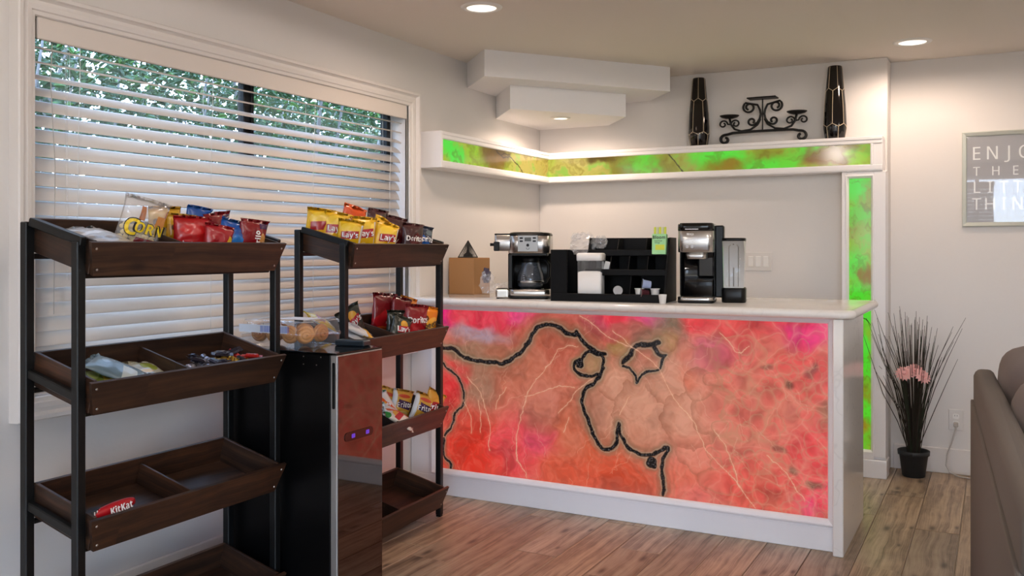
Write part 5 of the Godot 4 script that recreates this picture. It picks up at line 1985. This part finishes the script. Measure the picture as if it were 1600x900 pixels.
func bag_material(kind: String) -> StandardMaterial3D:
	if bag_mats.has(kind):
		return bag_mats[kind]
	var base := Color.WHITE
	var deco := []
	var chip := hexc("e8c878")
	match kind:
		"yellow":
			base = hexc("e9b51a")
			deco = [["oval", 0.5, 0.27, 0.42, 0.18, hexc("f6cd3e")], ["rect", 0.5, 0.4, 0.36, 0.1, hexc("a81c24"), 0.1], ["oval", 0.35, 0.72, 0.2, 0.09, chip, 0.4], ["oval", 0.62, 0.76, 0.22, 0.08, hexc("efd79b"), -0.3], ["oval", 0.5, 0.86, 0.24, 0.06, hexc("e9e2d2")], ["rect", 0.96, 0.5, 0.05, 0.4, hexc("ece6e0")]]
		"orange":
			base = hexc("d9541c")
			deco = [["oval", 0.5, 0.45, 0.34, 0.14, hexc("f2c23a")], ["oval", 0.5, 0.74, 0.3, 0.1, chip]]
		"maroon":
			base = hexc("3c1318")
			deco = [["diamond", 0.6, 0.5, 0.42, 0.26, hexc("5a1a1e")], ["oval", 0.5, 0.8, 0.3, 0.09, hexc("6e3524")], ["rect", 0.5, 0.66, 0.12, 0.012, hexc("b9a8a0"), 0.7]]
		"navy":
			base = hexc("14233f")
			deco = [["diamond", 0.35, 0.62, 0.5, 0.34, hexc("1f58a8")], ["rect", 0.4, 0.78, 0.2, 0.015, hexc("cfd8e8"), 0.6], ["oval", 0.7, 0.2, 0.2, 0.08, hexc("5d6a74")]]
		"red":
			base = hexc("86121c")
			deco = [["diamond", 0.45, 0.66, 0.5, 0.28, hexc("b3161f")], ["rect", 0.68, 0.72, 0.16, 0.05, hexc("e2b8b4"), -0.25], ["oval", 0.4, 0.86, 0.28, 0.06, hexc("d5571f")]]
		"charcoal":
			base = hexc("33362f")
			deco = [["oval", 0.55, 0.28, 0.2, 0.14, hexc("d9a02c")], ["rect", 0.55, 0.42, 0.3, 0.1, hexc("b01f2a"), 0.15], ["oval", 0.45, 0.74, 0.2, 0.08, chip, 0.3], ["oval", 0.64, 0.8, 0.22, 0.08, hexc("e2bd66"), -0.3]]
		"cheese":
			base = hexc("ee8a1e")
			deco = [["oval", 0.3, 0.55, 0.2, 0.28, hexc("6a3a20")], ["oval", 0.6, 0.45, 0.34, 0.14, hexc("f5b43c"), 0.3], ["oval", 0.6, 0.8, 0.26, 0.07, hexc("f6c04c")]]
		"white_orange":
			base = hexc("e3ddd3")
			deco = [["rect", 0.72, 0.55, 0.06, 0.5, hexc("d9561f"), 0.5], ["oval", 0.4, 0.4, 0.22, 0.12, hexc("e2a93a")], ["rect", 0.4, 0.5, 0.3, 0.08, hexc("b0202a"), -0.3], ["oval", 0.15, 0.12, 0.16, 0.12, hexc("1f8a3c")], ["oval", 0.4, 0.8, 0.24, 0.06, hexc("c9cbb2")]]
		"gold":
			base = hexc("d8a53e")
			deco = [["rect", 0.08, 0.5, 0.09, 0.5, hexc("dcd8d4")], ["rect", 0.55, 0.5, 0.32, 0.13, hexc("3a2350"), -0.1], ["oval", 0.55, 0.78, 0.26, 0.08, chip], ["oval", 0.5, 0.22, 0.3, 0.06, hexc("c8492c")]]
		"gold_red":
			base = hexc("dda037")
			deco = [["oval", 0.56, 0.52, 0.34, 0.17, hexc("a71c26")], ["oval", 0.5, 0.8, 0.3, 0.07, chip]]
		"white_gold":
			base = hexc("dfdbd8")
			deco = [["rect", 0.5, 0.78, 0.5, 0.1, hexc("dca02e"), 0.12], ["oval", 0.4, 0.4, 0.24, 0.12, hexc("b8b0b4")]]
		"scarlet":
			base = hexc("b01016")
			deco = [["diamond", 0.22, 0.74, 0.07, 0.2, hexc("e6dfe0")], ["diamond", 0.45, 0.76, 0.07, 0.2, hexc("e6dfe0")], ["diamond", 0.68, 0.78, 0.07, 0.2, hexc("e6dfe0")], ["oval", 0.5, 0.3, 0.36, 0.12, hexc("c91a1c")]]
		"scarlet_stripe":
			base = hexc("a81420")
			deco = [["rect", 0.75, 0.6, 0.09, 0.36, hexc("e3b81f"), -0.45], ["oval", 0.3, 0.6, 0.2, 0.14, hexc("8d8f78")], ["oval", 0.3, 0.72, 0.2, 0.08, hexc("4a5148")]]
		"azure":
			base = hexc("1553a8")
			deco = [["oval", 0.5, 0.55, 0.4, 0.2, hexc("2f7fd0")], ["oval", 0.25, 0.72, 0.1, 0.07, hexc("1b2740")], ["oval", 0.75, 0.6, 0.09, 0.06, hexc("1b2740")], ["oval", 0.5, 0.78, 0.16, 0.07, hexc("b8d6ec")]]
		"carmine":
			base = hexc("861019")
			deco = [["oval", 0.78, 0.56, 0.17, 0.26, hexc("d99a55")], ["oval", 0.82, 0.64, 0.1, 0.16, hexc("e9b98a")], ["rect", 0.85, 0.14, 0.2, 0.06, hexc("43164a")]]
		"amber":
			base = hexc("c8951c")
			deco = [["rect", 0.5, 0.2, 0.5, 0.08, hexc("e2b02c")], ["oval", 0.4, 0.6, 0.2, 0.14, hexc("d9c98a")], ["oval", 0.7, 0.64, 0.18, 0.12, hexc("a9a27a")], ["oval", 0.2, 0.35, 0.1, 0.08, hexc("5c3a18")]]
		"olive_pouch":
			base = hexc("6d7a2a")
			deco = [["rect", 0.5, 0.6, 0.5, 0.14, hexc("c2a432"), 0.1], ["oval", 0.6, 0.3, 0.3, 0.1, hexc("98a45c")]]
		"slate_pouch":
			base = hexc("6f8188")
			deco = [["rect", 0.3, 0.75, 0.4, 0.12, hexc("c9cec6"), 0.2], ["oval", 0.7, 0.3, 0.2, 0.1, hexc("8b9aa0")]]
		"cream_pouch":
			base = hexc("c6bc9c")
			deco = [["oval", 0.7, 0.3, 0.2, 0.16, hexc("a6ac3a")], ["rect", 0.35, 0.6, 0.3, 0.02, hexc("7a7566"), 0.2], ["rect", 0.35, 0.72, 0.24, 0.02, hexc("7a7566"), 0.2], ["oval", 0.5, 0.5, 0.16, 0.06, hexc("d9b060")]]
		"silver_pouch":
			base = hexc("b7b2ae")
			deco = [["rect", 0.5, 0.4, 0.4, 0.04, hexc("dcd9d6"), 0.1], ["rect", 0.4, 0.65, 0.3, 0.05, hexc("8f8a88"), -0.2]]
	var m := mat("bag_" + kind, Color.WHITE, 0.27)
	m.albedo_texture = bag_print(base, deco)
	m.metallic_specular = 0.6
	bag_mats[kind] = m
	return m

func bag_front(w: float, h: float, t: float, n: FastNoiseLite, u: float, v: float, side: float) -> Vector3:
	# u, v from -1 to 1; v up
	var e := 1.0 - pow(absf(v), 3.0)
	var body := 0.0
	if absf(v) < 0.87:
		body = pow(maxf(0.0, 1.0 - u * u), 0.55) * pow(maxf(0.0, 1.0 - pow(absf(v) / 0.87, 2.4)), 0.6)
	var x := u * w / 2.0 * (1.0 - 0.1 * e)
	var wr := n.get_noise_3d(u * 1.4, v * 1.6, side * 3.0)
	var fold := absf(n.get_noise_3d(u * 3.1 + 7.0, v * 1.3, side))
	var z := side * (t / 2.0 * body * (1.0 + 0.34 * wr) - 0.0085 * fold * body)
	if absf(v) >= 0.86:
		z += 0.0012 * sin(v * 210.0) + 0.012 * n.get_noise_2d(u * 1.5, v * 4.0)
	return Vector3(x, h / 2.0 + v * h / 2.0 * (1.0 - 0.02 * u * u), z)

func bag(label: String, group: String, kind: String, size: Vector3, xf: Transform3D, text := "", ink := "text_white", text_at := Vector2.ZERO, text_h := 0.02, seed_value := 1, turn := 0.0) -> Node3D:
	var o := thing("snack_bag", label, "snack bag", xf, group)
	var n := noise(1.0, seed_value, 3)
	var nu := 12
	var nv := 20
	var st := ns(true)
	for side in [1.0, -1.0]:
		for i in nv:
			for k in nu:
				var u0 := lerpf(-1, 1, float(k) / nu)
				var u1 := lerpf(-1, 1, float(k + 1) / nu)
				var v0 := lerpf(-1, 1, float(i) / nv)
				var v1 := lerpf(-1, 1, float(i + 1) / nv)
				var a := bag_front(size.x, size.y, size.z, n, u0, v0, side)
				var b := bag_front(size.x, size.y, size.z, n, u1, v0, side)
				var c := bag_front(size.x, size.y, size.z, n, u1, v1, side)
				var d := bag_front(size.x, size.y, size.z, n, u0, v1, side)
				var f := func(u: float, v: float) -> Vector2: return Vector2(u * side * 0.5 + 0.5, 0.5 - v * 0.5)
				if side > 0:
					quad(st, a, b, c, d, f.call(u0, v0), f.call(u1, v0), f.call(u1, v1), f.call(u0, v1))
				else:
					quad(st, b, a, d, c, f.call(u1, v0), f.call(u0, v0), f.call(u0, v1), f.call(u1, v1))
	part("pouch", st, bag_material(kind), o)
	if text:
		st = ns()
		for p in letters(text, text_h, "Droid Sans", true):
			var q := Vector2(p.x, p.y).rotated(turn) + text_at * Vector2(size.x / 2, size.y / 2)
			var s := bag_front(size.x, size.y, size.z, n, clampf(q.x / (size.x / 2 * 0.92), -0.98, 0.98), clampf(q.y / (size.y / 2), -0.84, 0.84), 1.0)
			st.set_uv(Vector2.ZERO)
			st.add_vertex(Vector3(q.x, size.y / 2 + q.y, s.z + 0.0026 + p.z))
		part("lettering", st, M[ink], o)
	return o

func in_tray(rack: int, tray: int, x: float, z: float, yaw := 0.0, lean := 0.0, roll := 0.0, lift := 0.0) -> Transform3D:
	# a spot on a tray's floor; lean tips the thing back, away from the tray's front
	var stand := Basis(Vector3.UP, yaw) * Basis(Vector3.RIGHT, -lean) * Basis(Vector3.BACK, roll)
	return rack_xf[rack] * tray_xf(tray) * Transform3D(stand, Vector3(x, lift, z))

func build_snacks() -> void:
	var up := TILT  # leaning forward by the tray's tilt keeps a bag upright
	# --- nearer rack, top tray, first compartment
	bag("flat silver film pouch lying in the nearer rack's top tray, beside the corn bag", "", "silver_pouch", Vector3(0.18, 0.2, 0.03), in_tray(0, 0, -0.24, 0.1, 0.15, 1.5, 0, 0.06), "", "text_dark", Vector2.ZERO, 0.02, 3)
	bag("second flat silver pouch underneath, in the nearer rack's top tray corner", "", "silver_pouch", Vector3(0.16, 0.2, 0.03), in_tray(0, 0, -0.2, 0.1, -0.2, 1.52, 0, 0.025), "", "text_dark", Vector2.ZERO, 0.02, 5)
	build_corn_bag()
	# second compartment
	var y := "snack bags in the nearer rack's top tray"
	bag("amber bag at the back, next to the divider of the nearer rack's top tray", y, "amber", Vector3(0.13, 0.155, 0.04), in_tray(0, 0, 0.07, -0.09, -0.15, 0.12, 0.06), "", "text_white", Vector2.ZERO, 0.02, 8)
	bag("amber bag leaning before another amber bag behind the red ones", y, "amber", Vector3(0.13, 0.14, 0.04), in_tray(0, 0, 0.1, -0.045, -0.1, 0.15, -0.04), "", "text_white", Vector2.ZERO, 0.02, 12)
	bag("small blue bag peeking up at the back between amber and dark red bags", y, "azure", Vector3(0.11, 0.16, 0.035), in_tray(0, 0, 0.205, -0.1, -0.1, 0.1, -0.1), "", "text_white", Vector2.ZERO, 0.02, 15)
	bag("bright red bag with white points, nearest the divider of the top tray", y, "scarlet", Vector3(0.135, 0.15, 0.045), in_tray(0, 0, 0.08, 0.035, -0.35, 0.2, 0.05), "", "text_white", Vector2.ZERO, 0.02, 17)
	bag("red bag with a slanting yellow stripe before the blue bag", y, "scarlet_stripe", Vector3(0.12, 0.135, 0.04), in_tray(0, 0, 0.14, 0.085, -0.2, 0.18, -0.1), "", "text_white", Vector2.ZERO, 0.02, 19)
	bag("bright blue bag lying across the middle between red bags", y, "azure", Vector3(0.14, 0.15, 0.045), in_tray(0, 0, 0.23, 0.065, -0.1, 0.25, -0.2), "", "text_white", Vector2.ZERO, 0.02, 23)
	bag("dark red bag with an upright white name and round cracker print", y, "carmine", Vector3(0.135, 0.155, 0.045), in_tray(0, 0, 0.318, 0.07, -0.1, 0.12, -0.05), "Grilo", "text_white", Vector2(0.1, 0.1), 0.02, 25, 1.5708)
	bag("dark red bag lying at the back behind the cracker print bag", y, "carmine", Vector3(0.14, 0.15, 0.04), in_tray(0, 0, 0.29, -0.06, 0.1, 0.12, 0.12), "", "text_white", Vector2.ZERO, 0.02, 27)
	# --- nearer rack, second tray
	var p := "flat pouches in the nearer rack's second tray"
	bag("olive green pouch lying at the end of the nearer rack's second tray", p, "olive_pouch", Vector3(0.15, 0.18, 0.035), in_tray(0, 1, -0.19, 0.085, 0.9, 1.42, 0, 0.02), "", "text_white", Vector2.ZERO, 0.02, 31)
	bag("slate blue pouch lying on the olive and cream pouches", p, "slate_pouch", Vector3(0.15, 0.19, 0.035), in_tray(0, 1, -0.16, 0.095, 0.6, 1.38, 0, 0.045), "", "text_white", Vector2.ZERO, 0.02, 33)
	bag("cream pouch with a green spot lying beside the second tray's divider", p, "cream_pouch", Vector3(0.15, 0.2, 0.03), in_tray(0, 1, -0.09, 0.1, -0.15, 1.5, 0, 0.02), "", "text_white", Vector2.ZERO, 0.02, 35)
	build_candies()
	# --- nearer rack, third tray: one red wafer bar and a striped wrapper
	var t := thing("chocolate_bar", "red wrapped wafer bar alone in the nearer rack's third tray", "chocolate bar", in_tray(0, 2, -0.288, 0.098, 0.05, 0.15, 0.06, 0.078))
	var st := ns(true)
	var pts := []
	var rad := []
	for k in 15:
		var f := k / 14.0
		pts.append(Vector3(lerpf(-0.075, 0.075, f), 0, 0))
		rad.append(0.004 + 0.016 * pow(sin(PI * clampf(f, 0.02, 0.98)), 0.28))
	tube(st, pts, rad, 10, 0.75)
	part("wrapper", st, mat("bar_red", hexc("b30f1c"), 0.3), t)
	write(t, "KitKat", 0.02, M.text_white, Transform3D(Basis(Vector3.RIGHT, -0.25), Vector3(0.012, 0.004, 0.0205)))
	t = thing("candy_wrapper", "small black and white striped wrapper behind the red wafer bar's end", "wrapper", in_tray(0, 2, -0.345, 0.105, 0.3, 0.2, 0, 0.05))
	part("sleeve", boxed(Vector3(0, 0.022, 0), Vector3(0.05, 0.04, 0.012), 0.004), M.text_dark, t)
	for k in 4:
		part("stripe", boxed(Vector3(-0.018 + 0.012 * k, 0.024, 0.0062), Vector3(0.005, 0.034, 0.0008)), M.text_white, t)
	# --- farther rack, top tray
	var c := "yellow crisp bags in the farther rack's top tray"
	var B := Vector3(0.125, 0.185, 0.05)
	bag("yellow crisp bag at the back outer end of the farther rack's top tray", c, "yellow", B, in_tray(1, 0, -0.335, -0.085, -0.75, 0.1, 0.04), "", "text_white", Vector2.ZERO, 0.02, 41)
	bag("second yellow crisp bag from the outer end, behind the rail", c, "yellow", B, in_tray(1, 0, -0.3, -0.035, -0.75, 0.12, -0.03), "Lay's", "text_white", Vector2(0.0, 0.2), 0.024, 43, 0.1)
	bag("third yellow crisp bag, set edgeways above the rack's front leg", c, "yellow", Vector3(0.115, 0.165, 0.05), in_tray(1, 0, -0.275, 0.03, -0.85, 0.1, 0.02), "Lay's", "text_white", Vector2(0.0, 0.2), 0.022, 45, 0.1)
	bag("yellow crisp bag with its red name banner half covered, front row", c, "yellow", B, in_tray(1, 0, -0.185, 0.055, -0.45, 0.2, 0.05), "Lay's", "text_white", Vector2(0.0, 0.2), 0.024, 47, 0.1)
	bag("yellow crisp bag with its red name banner in full view, next to the divider", c, "yellow", Vector3(0.13, 0.175, 0.045), in_tray(1, 0, -0.095, 0.1, -0.4, 0.22, -0.12), "Lay's", "text_white", Vector2(0.0, 0.2), 0.026, 49, 0.1)
	bag("yellow crisp bag tipped sideways against the maroon bags", c, "yellow", Vector3(0.13, 0.19, 0.045), in_tray(1, 0, -0.07, 0.035, -0.35, 0.25, -0.35), "", "text_white", Vector2.ZERO, 0.02, 51)
	bag("orange bag standing at the back behind the yellow crisp bags", "", "orange", Vector3(0.13, 0.215, 0.04), in_tray(1, 0, -0.175, -0.06, -0.4, 0.1, -0.18), "", "text_white", Vector2.ZERO, 0.02, 53)
	var d := "dark tortilla chip bags in the farther rack's top tray"
	bag("maroon chip bag standing highest at the back by the divider", d, "maroon", Vector3(0.15, 0.2, 0.045), in_tray(1, 0, 0.09, -0.08, -0.15, 0.12, -0.06), "", "text_white", Vector2.ZERO, 0.02, 55)
	bag("maroon chip bag in the middle of the dark bags, name hidden", d, "maroon", Vector3(0.15, 0.185, 0.05), in_tray(1, 0, 0.15, -0.005, -0.2, 0.2, -0.1), "", "text_white", Vector2.ZERO, 0.02, 57)
	bag("maroon chip bag in front with its white name showing", d, "maroon", Vector3(0.15, 0.17, 0.05), in_tray(1, 0, 0.2, 0.075, -0.25, 0.2, 0.0), "Doritos", "text_white", Vector2(0.0, 0.14), 0.024, 59)
	bag("navy blue chip bag at the far end of the farther rack's top tray", d, "navy", Vector3(0.14, 0.16, 0.05), in_tray(1, 0, 0.305, 0.07, -0.2, 0.22, -0.06), "Doritos", "text_white", Vector2(0.05, 0.18), 0.026, 61)
	# --- farther rack, second tray
	var e := "snack bags in the farther rack's second tray"
	bag("yellow bag lying at the back, seen above the pastry box", e, "yellow", Vector3(0.12, 0.16, 0.04), in_tray(1, 1, -0.24, -0.06, 0.9, 1.2, 0, 0.06), "", "text_white", Vector2.ZERO, 0.02, 63)
	bag("charcoal crisp bag standing on its corner next to the rack's front leg", e, "charcoal", Vector3(0.14, 0.17, 0.045), in_tray(1, 1, -0.1, -0.03, -0.3, 0.2, 0.5, 0.01), "Lay's", "text_white", Vector2(0.1, 0.16), 0.026, 65, 0.1)
	bag("yellow and white bag lying flat at the front, upper of two", e, "white_gold", Vector3(0.13, 0.17, 0.035), in_tray(1, 1, -0.19, 0.1, 0.9, 1.3, 0, 0.075), "", "text_white", Vector2.ZERO, 0.02, 67)
	bag("white bag lying flat at the front under the yellow and white bag", e, "white_gold", Vector3(0.13, 0.17, 0.04), in_tray(1, 1, -0.17, 0.12, 0.9, 1.3, 0, 0.035), "", "text_white", Vector2.ZERO, 0.02, 69)
	bag("charcoal crisp bag with a red banner in front of the big red bags", e, "charcoal", Vector3(0.12, 0.15, 0.045), in_tray(1, 1, 0.045, 0.09, -0.35, 0.3, -0.25), "Lay's", "text_white", Vector2(0.1, 0.16), 0.024, 71, 0.1)
	bag("dark red chip bag at the back of the farther rack's second tray", e, "red", Vector3(0.2, 0.2, 0.05), in_tray(1, 1, 0.175, -0.08, -0.05, 0.2, -0.08), "", "text_white", Vector2.ZERO, 0.02, 73)
	bag("second dark red chip bag at the back, touching the orange one", e, "red", Vector3(0.16, 0.19, 0.05), in_tray(1, 1, 0.245, -0.035, -0.1, 0.2, -0.15), "", "text_white", Vector2.ZERO, 0.02, 74)
	bag("olive backed bag turned away between the charcoal and red bags", e, "charcoal", Vector3(0.12, 0.15, 0.045), in_tray(1, 1, 0.125, 0.025, 2.9, -0.2, 0.0), "", "text_white", Vector2.ZERO, 0.02, 75)
	bag("dark red chip bag in front with its white name showing, second tray", e, "red", Vector3(0.16, 0.19, 0.055), in_tray(1, 1, 0.2, 0.085, -0.25, 0.2, -0.06), "Doritos", "text_white", Vector2(0.0, 0.22), 0.028, 77, 0.08)
	bag("orange cheese snack bag at the second tray's far end, name showing", e, "cheese", Vector3(0.14, 0.175, 0.045), in_tray(1, 1, 0.31, 0.085, -0.25, 0.2, -0.12), "Cheetos", "text_dark", Vector2(0.1, 0.0), 0.024, 79, 0.35)
	bag("orange cheese snack bag at the back behind the red bag", e, "cheese", Vector3(0.15, 0.185, 0.045), in_tray(1, 1, 0.315, -0.05, -0.1, 0.15, -0.2), "", "text_white", Vector2.ZERO, 0.02, 81)
	# --- farther rack, third tray
	var f := "snack bags in the farther rack's third tray"
	bag("white and orange crisp bag lying in the third tray beside the cooler", f, "white_orange", Vector3(0.15, 0.18, 0.04), in_tray(1, 2, 0.075, 0.065, -0.3, 0.85, 0.3, 0.02), "Lay's", "text_white", Vector2(-0.15, 0.0), 0.024, 83, 0.5)
	bag("white and orange crisp bag lying flat before the divider of the third tray", f, "white_orange", Vector3(0.14, 0.17, 0.04), in_tray(1, 2, 0.1, 0.135, 0.3, 1.15, 0.4, 0.04), "", "text_white", Vector2.ZERO, 0.02, 85)
	bag("gold corn chip bag at the back of the third tray", f, "gold", Vector3(0.12, 0.15, 0.045), in_tray(1, 2, 0.15, -0.075, -0.5, 0.25, -0.25), "", "text_white", Vector2.ZERO, 0.02, 87)
	bag("gold corn chip bag in the middle of three, dark name panel showing", f, "gold", Vector3(0.13, 0.145, 0.05), in_tray(1, 2, 0.22, -0.01, -0.4, 0.25, -0.15), "Fritos", "text_white", Vector2(0.1, 0.0), 0.024, 89, 0.1)
	bag("gold corn chip bag in front with a white side, dark name panel showing", f, "gold", Vector3(0.125, 0.145, 0.05), in_tray(1, 2, 0.275, 0.065, -0.4, 0.25, -0.3), "Fritos", "text_white", Vector2(0.1, 0.0), 0.024, 91, 0.1)
	bag("gold bag with a red oval at the third tray's far end", f, "gold_red", Vector3(0.13, 0.16, 0.05), in_tray(1, 2, 0.335, 0.085, -0.35, 0.25, -0.4), "Fritos", "text_white", Vector2(0.1, -0.04), 0.024, 93, 0.1)

func build_corn_bag() -> void:
	var t := thing("corn_snack_bag", "clear snack bag with a big yellow corn word standing in the nearer rack", "snack bag", in_tray(0, 0, -0.135, 0.0, -0.35, 0.05, -0.16, 0.0))
	var n := noise(1.0, 9, 3)
	var size := Vector3(0.155, 0.2, 0.05)
	var st := ns(true)
	for side in [1.0, -1.0]:
		for i in 20:
			for k in 12:
				var q := []
				for c in [[k, i], [k + 1, i], [k + 1, i + 1], [k, i + 1]]:
					q.append(bag_front(size.x, size.y, size.z, n, lerpf(-1, 1, c[0] / 12.0), lerpf(-1, 1, c[1] / 20.0), side))
				if side > 0:
					quad(st, q[0], q[1], q[2], q[3])
				else:
					quad(st, q[1], q[0], q[3], q[2])
	part("film", st, M.clear_film, t)
	# puffed corn inside, beyond counting
	var r := RandomNumberGenerator.new()
	r.seed = 13
	st = ns(true)
	for k in 90:
		var u := r.randf_range(-0.8, 0.8)
		var v := r.randf_range(-0.8, 0.05)
		var s := bag_front(size.x, size.y, size.z, n, u, v, 1.0)
		pillow(st, 0.016, 0.012, 0.014, Transform3D(Basis.from_euler(Vector3(r.randf() * 3, r.randf() * 3, r.randf() * 3)), Vector3(s.x, s.y, s.z * r.randf_range(-0.6, 0.55))), 2.2)
	part("puffed_corn", st, mat("puffed_corn", hexc("e6cf95"), 0.8), t).set_meta("kind", "stuff")
	# printed word, dark outline behind it, maroon patch, orange cone
	var lay := func(text: String, h: float, off: Vector2, up: float, m: Material, grow: float, called: String) -> void:
		var s2 := ns()
		for p in letters(text, h, "Droid Sans", true):
			var q := Vector2(p.x * grow, p.y * grow) + off
			var s := bag_front(size.x, size.y, size.z, n, clampf(q.x / 0.072, -0.98, 0.98), clampf(q.y / 0.1, -0.84, 0.84), 1.0)
			s2.set_uv(Vector2.ZERO)
			s2.add_vertex(Vector3(q.x, 0.1 + q.y, s.z + up + p.z))
		part(called, s2, m, t)
	lay.call("C", 0.052, Vector2(-0.036, 0.0), 0.0014, M.text_dark, 1.12, "word_outline")
	lay.call("ORN", 0.033, Vector2(0.022, 0.004), 0.0014, M.text_dark, 1.14, "word_outline")
	lay.call("C", 0.052, Vector2(-0.036, 0.0), 0.0024, M.text_yellow, 1.0, "lettering")
	lay.call("ORN", 0.033, Vector2(0.022, 0.004), 0.0024, M.text_yellow, 1.0, "lettering")
	for patch in [[Vector2(0.02, -0.045), Vector2(0.042, 0.018), "6d0f16", "maroon_patch"], [Vector2(0.052, 0.034), Vector2(0.018, 0.018), "cf8a4a", "orange_patch"], [Vector2(-0.012, 0.05), Vector2(0.009, 0.022), "a9683f", "cone_patch"]]:
		st = ns()
		for i in 6:
			for k in 6:
				var q := []
				for c in [[k, i], [k + 1, i], [k + 1, i + 1], [k, i + 1]]:
					var xy: Vector2 = patch[0] + Vector2(lerpf(-1, 1, c[0] / 6.0), lerpf(-1, 1, c[1] / 6.0)) * patch[1] * Vector2(1.0 - 0.25 * c[1] / 6.0, 1.0)
					var s := bag_front(size.x, size.y, size.z, n, xy.x / 0.072, xy.y / 0.1, 1.0)
					q.append(Vector3(xy.x, 0.1 + xy.y, s.z + 0.001))
				quad(st, q[0], q[1], q[2], q[3])
		part(patch[3], st, mat(patch[3], hexc(patch[2]), 0.35), t)

func build_candies() -> void:
	# wrapped sweets heaped in the nearer rack's second tray
	mat("wrap_silver", hexc("9a96a0"), 0.22, 0.7)
	mat("wrap_dark", hexc("35303a"), 0.25, 0.4)
	mat("wrap_gold", hexc("c99a3a"), 0.22, 0.7)
	mat("wrap_red", hexc("b3221f"), 0.25, 0.2)
	var meshes := []
	for k in 2:
		var st := ns(k == 0)
		if k == 0:
			lathe(st, [[0.012, -0.032], [0.014, -0.03], [0.003, -0.019], [0.011, -0.015], [0.0125, 0.0], [0.011, 0.015], [0.003, 0.019], [0.014, 0.03], [0.012, 0.032]], 9)
		else:
			box(st, Vector3.ZERO, Vector3(0.05, 0.014, 0.024), 0.005)
			for e in [-1, 1]:
				box(st, Vector3(e * 0.03, 0, 0), Vector3(0.014, 0.002, 0.024), 0.0005)
		st.generate_normals()
		meshes.append(st.commit())
	var r := RandomNumberGenerator.new()
	r.seed = 19
	var kinds := [["wrap_silver", "silver wrapped sweet in the heap of sweets, nearer rack's second tray"], ["wrap_dark", "dark foil wrapped sweet in the heap, nearer rack's second tray"], ["wrap_gold", "gold wrapped sweet in the heap of sweets, nearer rack's second tray"], ["wrap_red", "red wrapped sweet at the edge of the heap of sweets"]]
	for k in 36:
		var f := k / 35.0
		var kind := 3 if k > 32 else (2 if f > 0.5 and k % 2 == 0 else (k % 2))
		var x := lerpf(0.06, 0.32, f) + r.randf_range(-0.02, 0.02)
		var z := 0.055 + r.randf_range(-0.05, 0.04)
		var lay := 0.014 + 0.019 * (k % 4)
		var t := thing("wrapped_candy", kinds[kind][1], "candy", rack_xf[0] * tray_xf(1) * Transform3D(Basis.from_euler(Vector3(r.randf_range(-0.5, 0.5), r.randf() * TAU, r.randf_range(-0.4, 0.4) + (PI / 2 if k % 2 == 0 else 0.0))), Vector3(x, lay, z)), kinds[kind][0].replace("wrap_", "") + " sweets in the second tray")
		part("wrapper", meshes[k % 2], M[kinds[kind][0]], t)
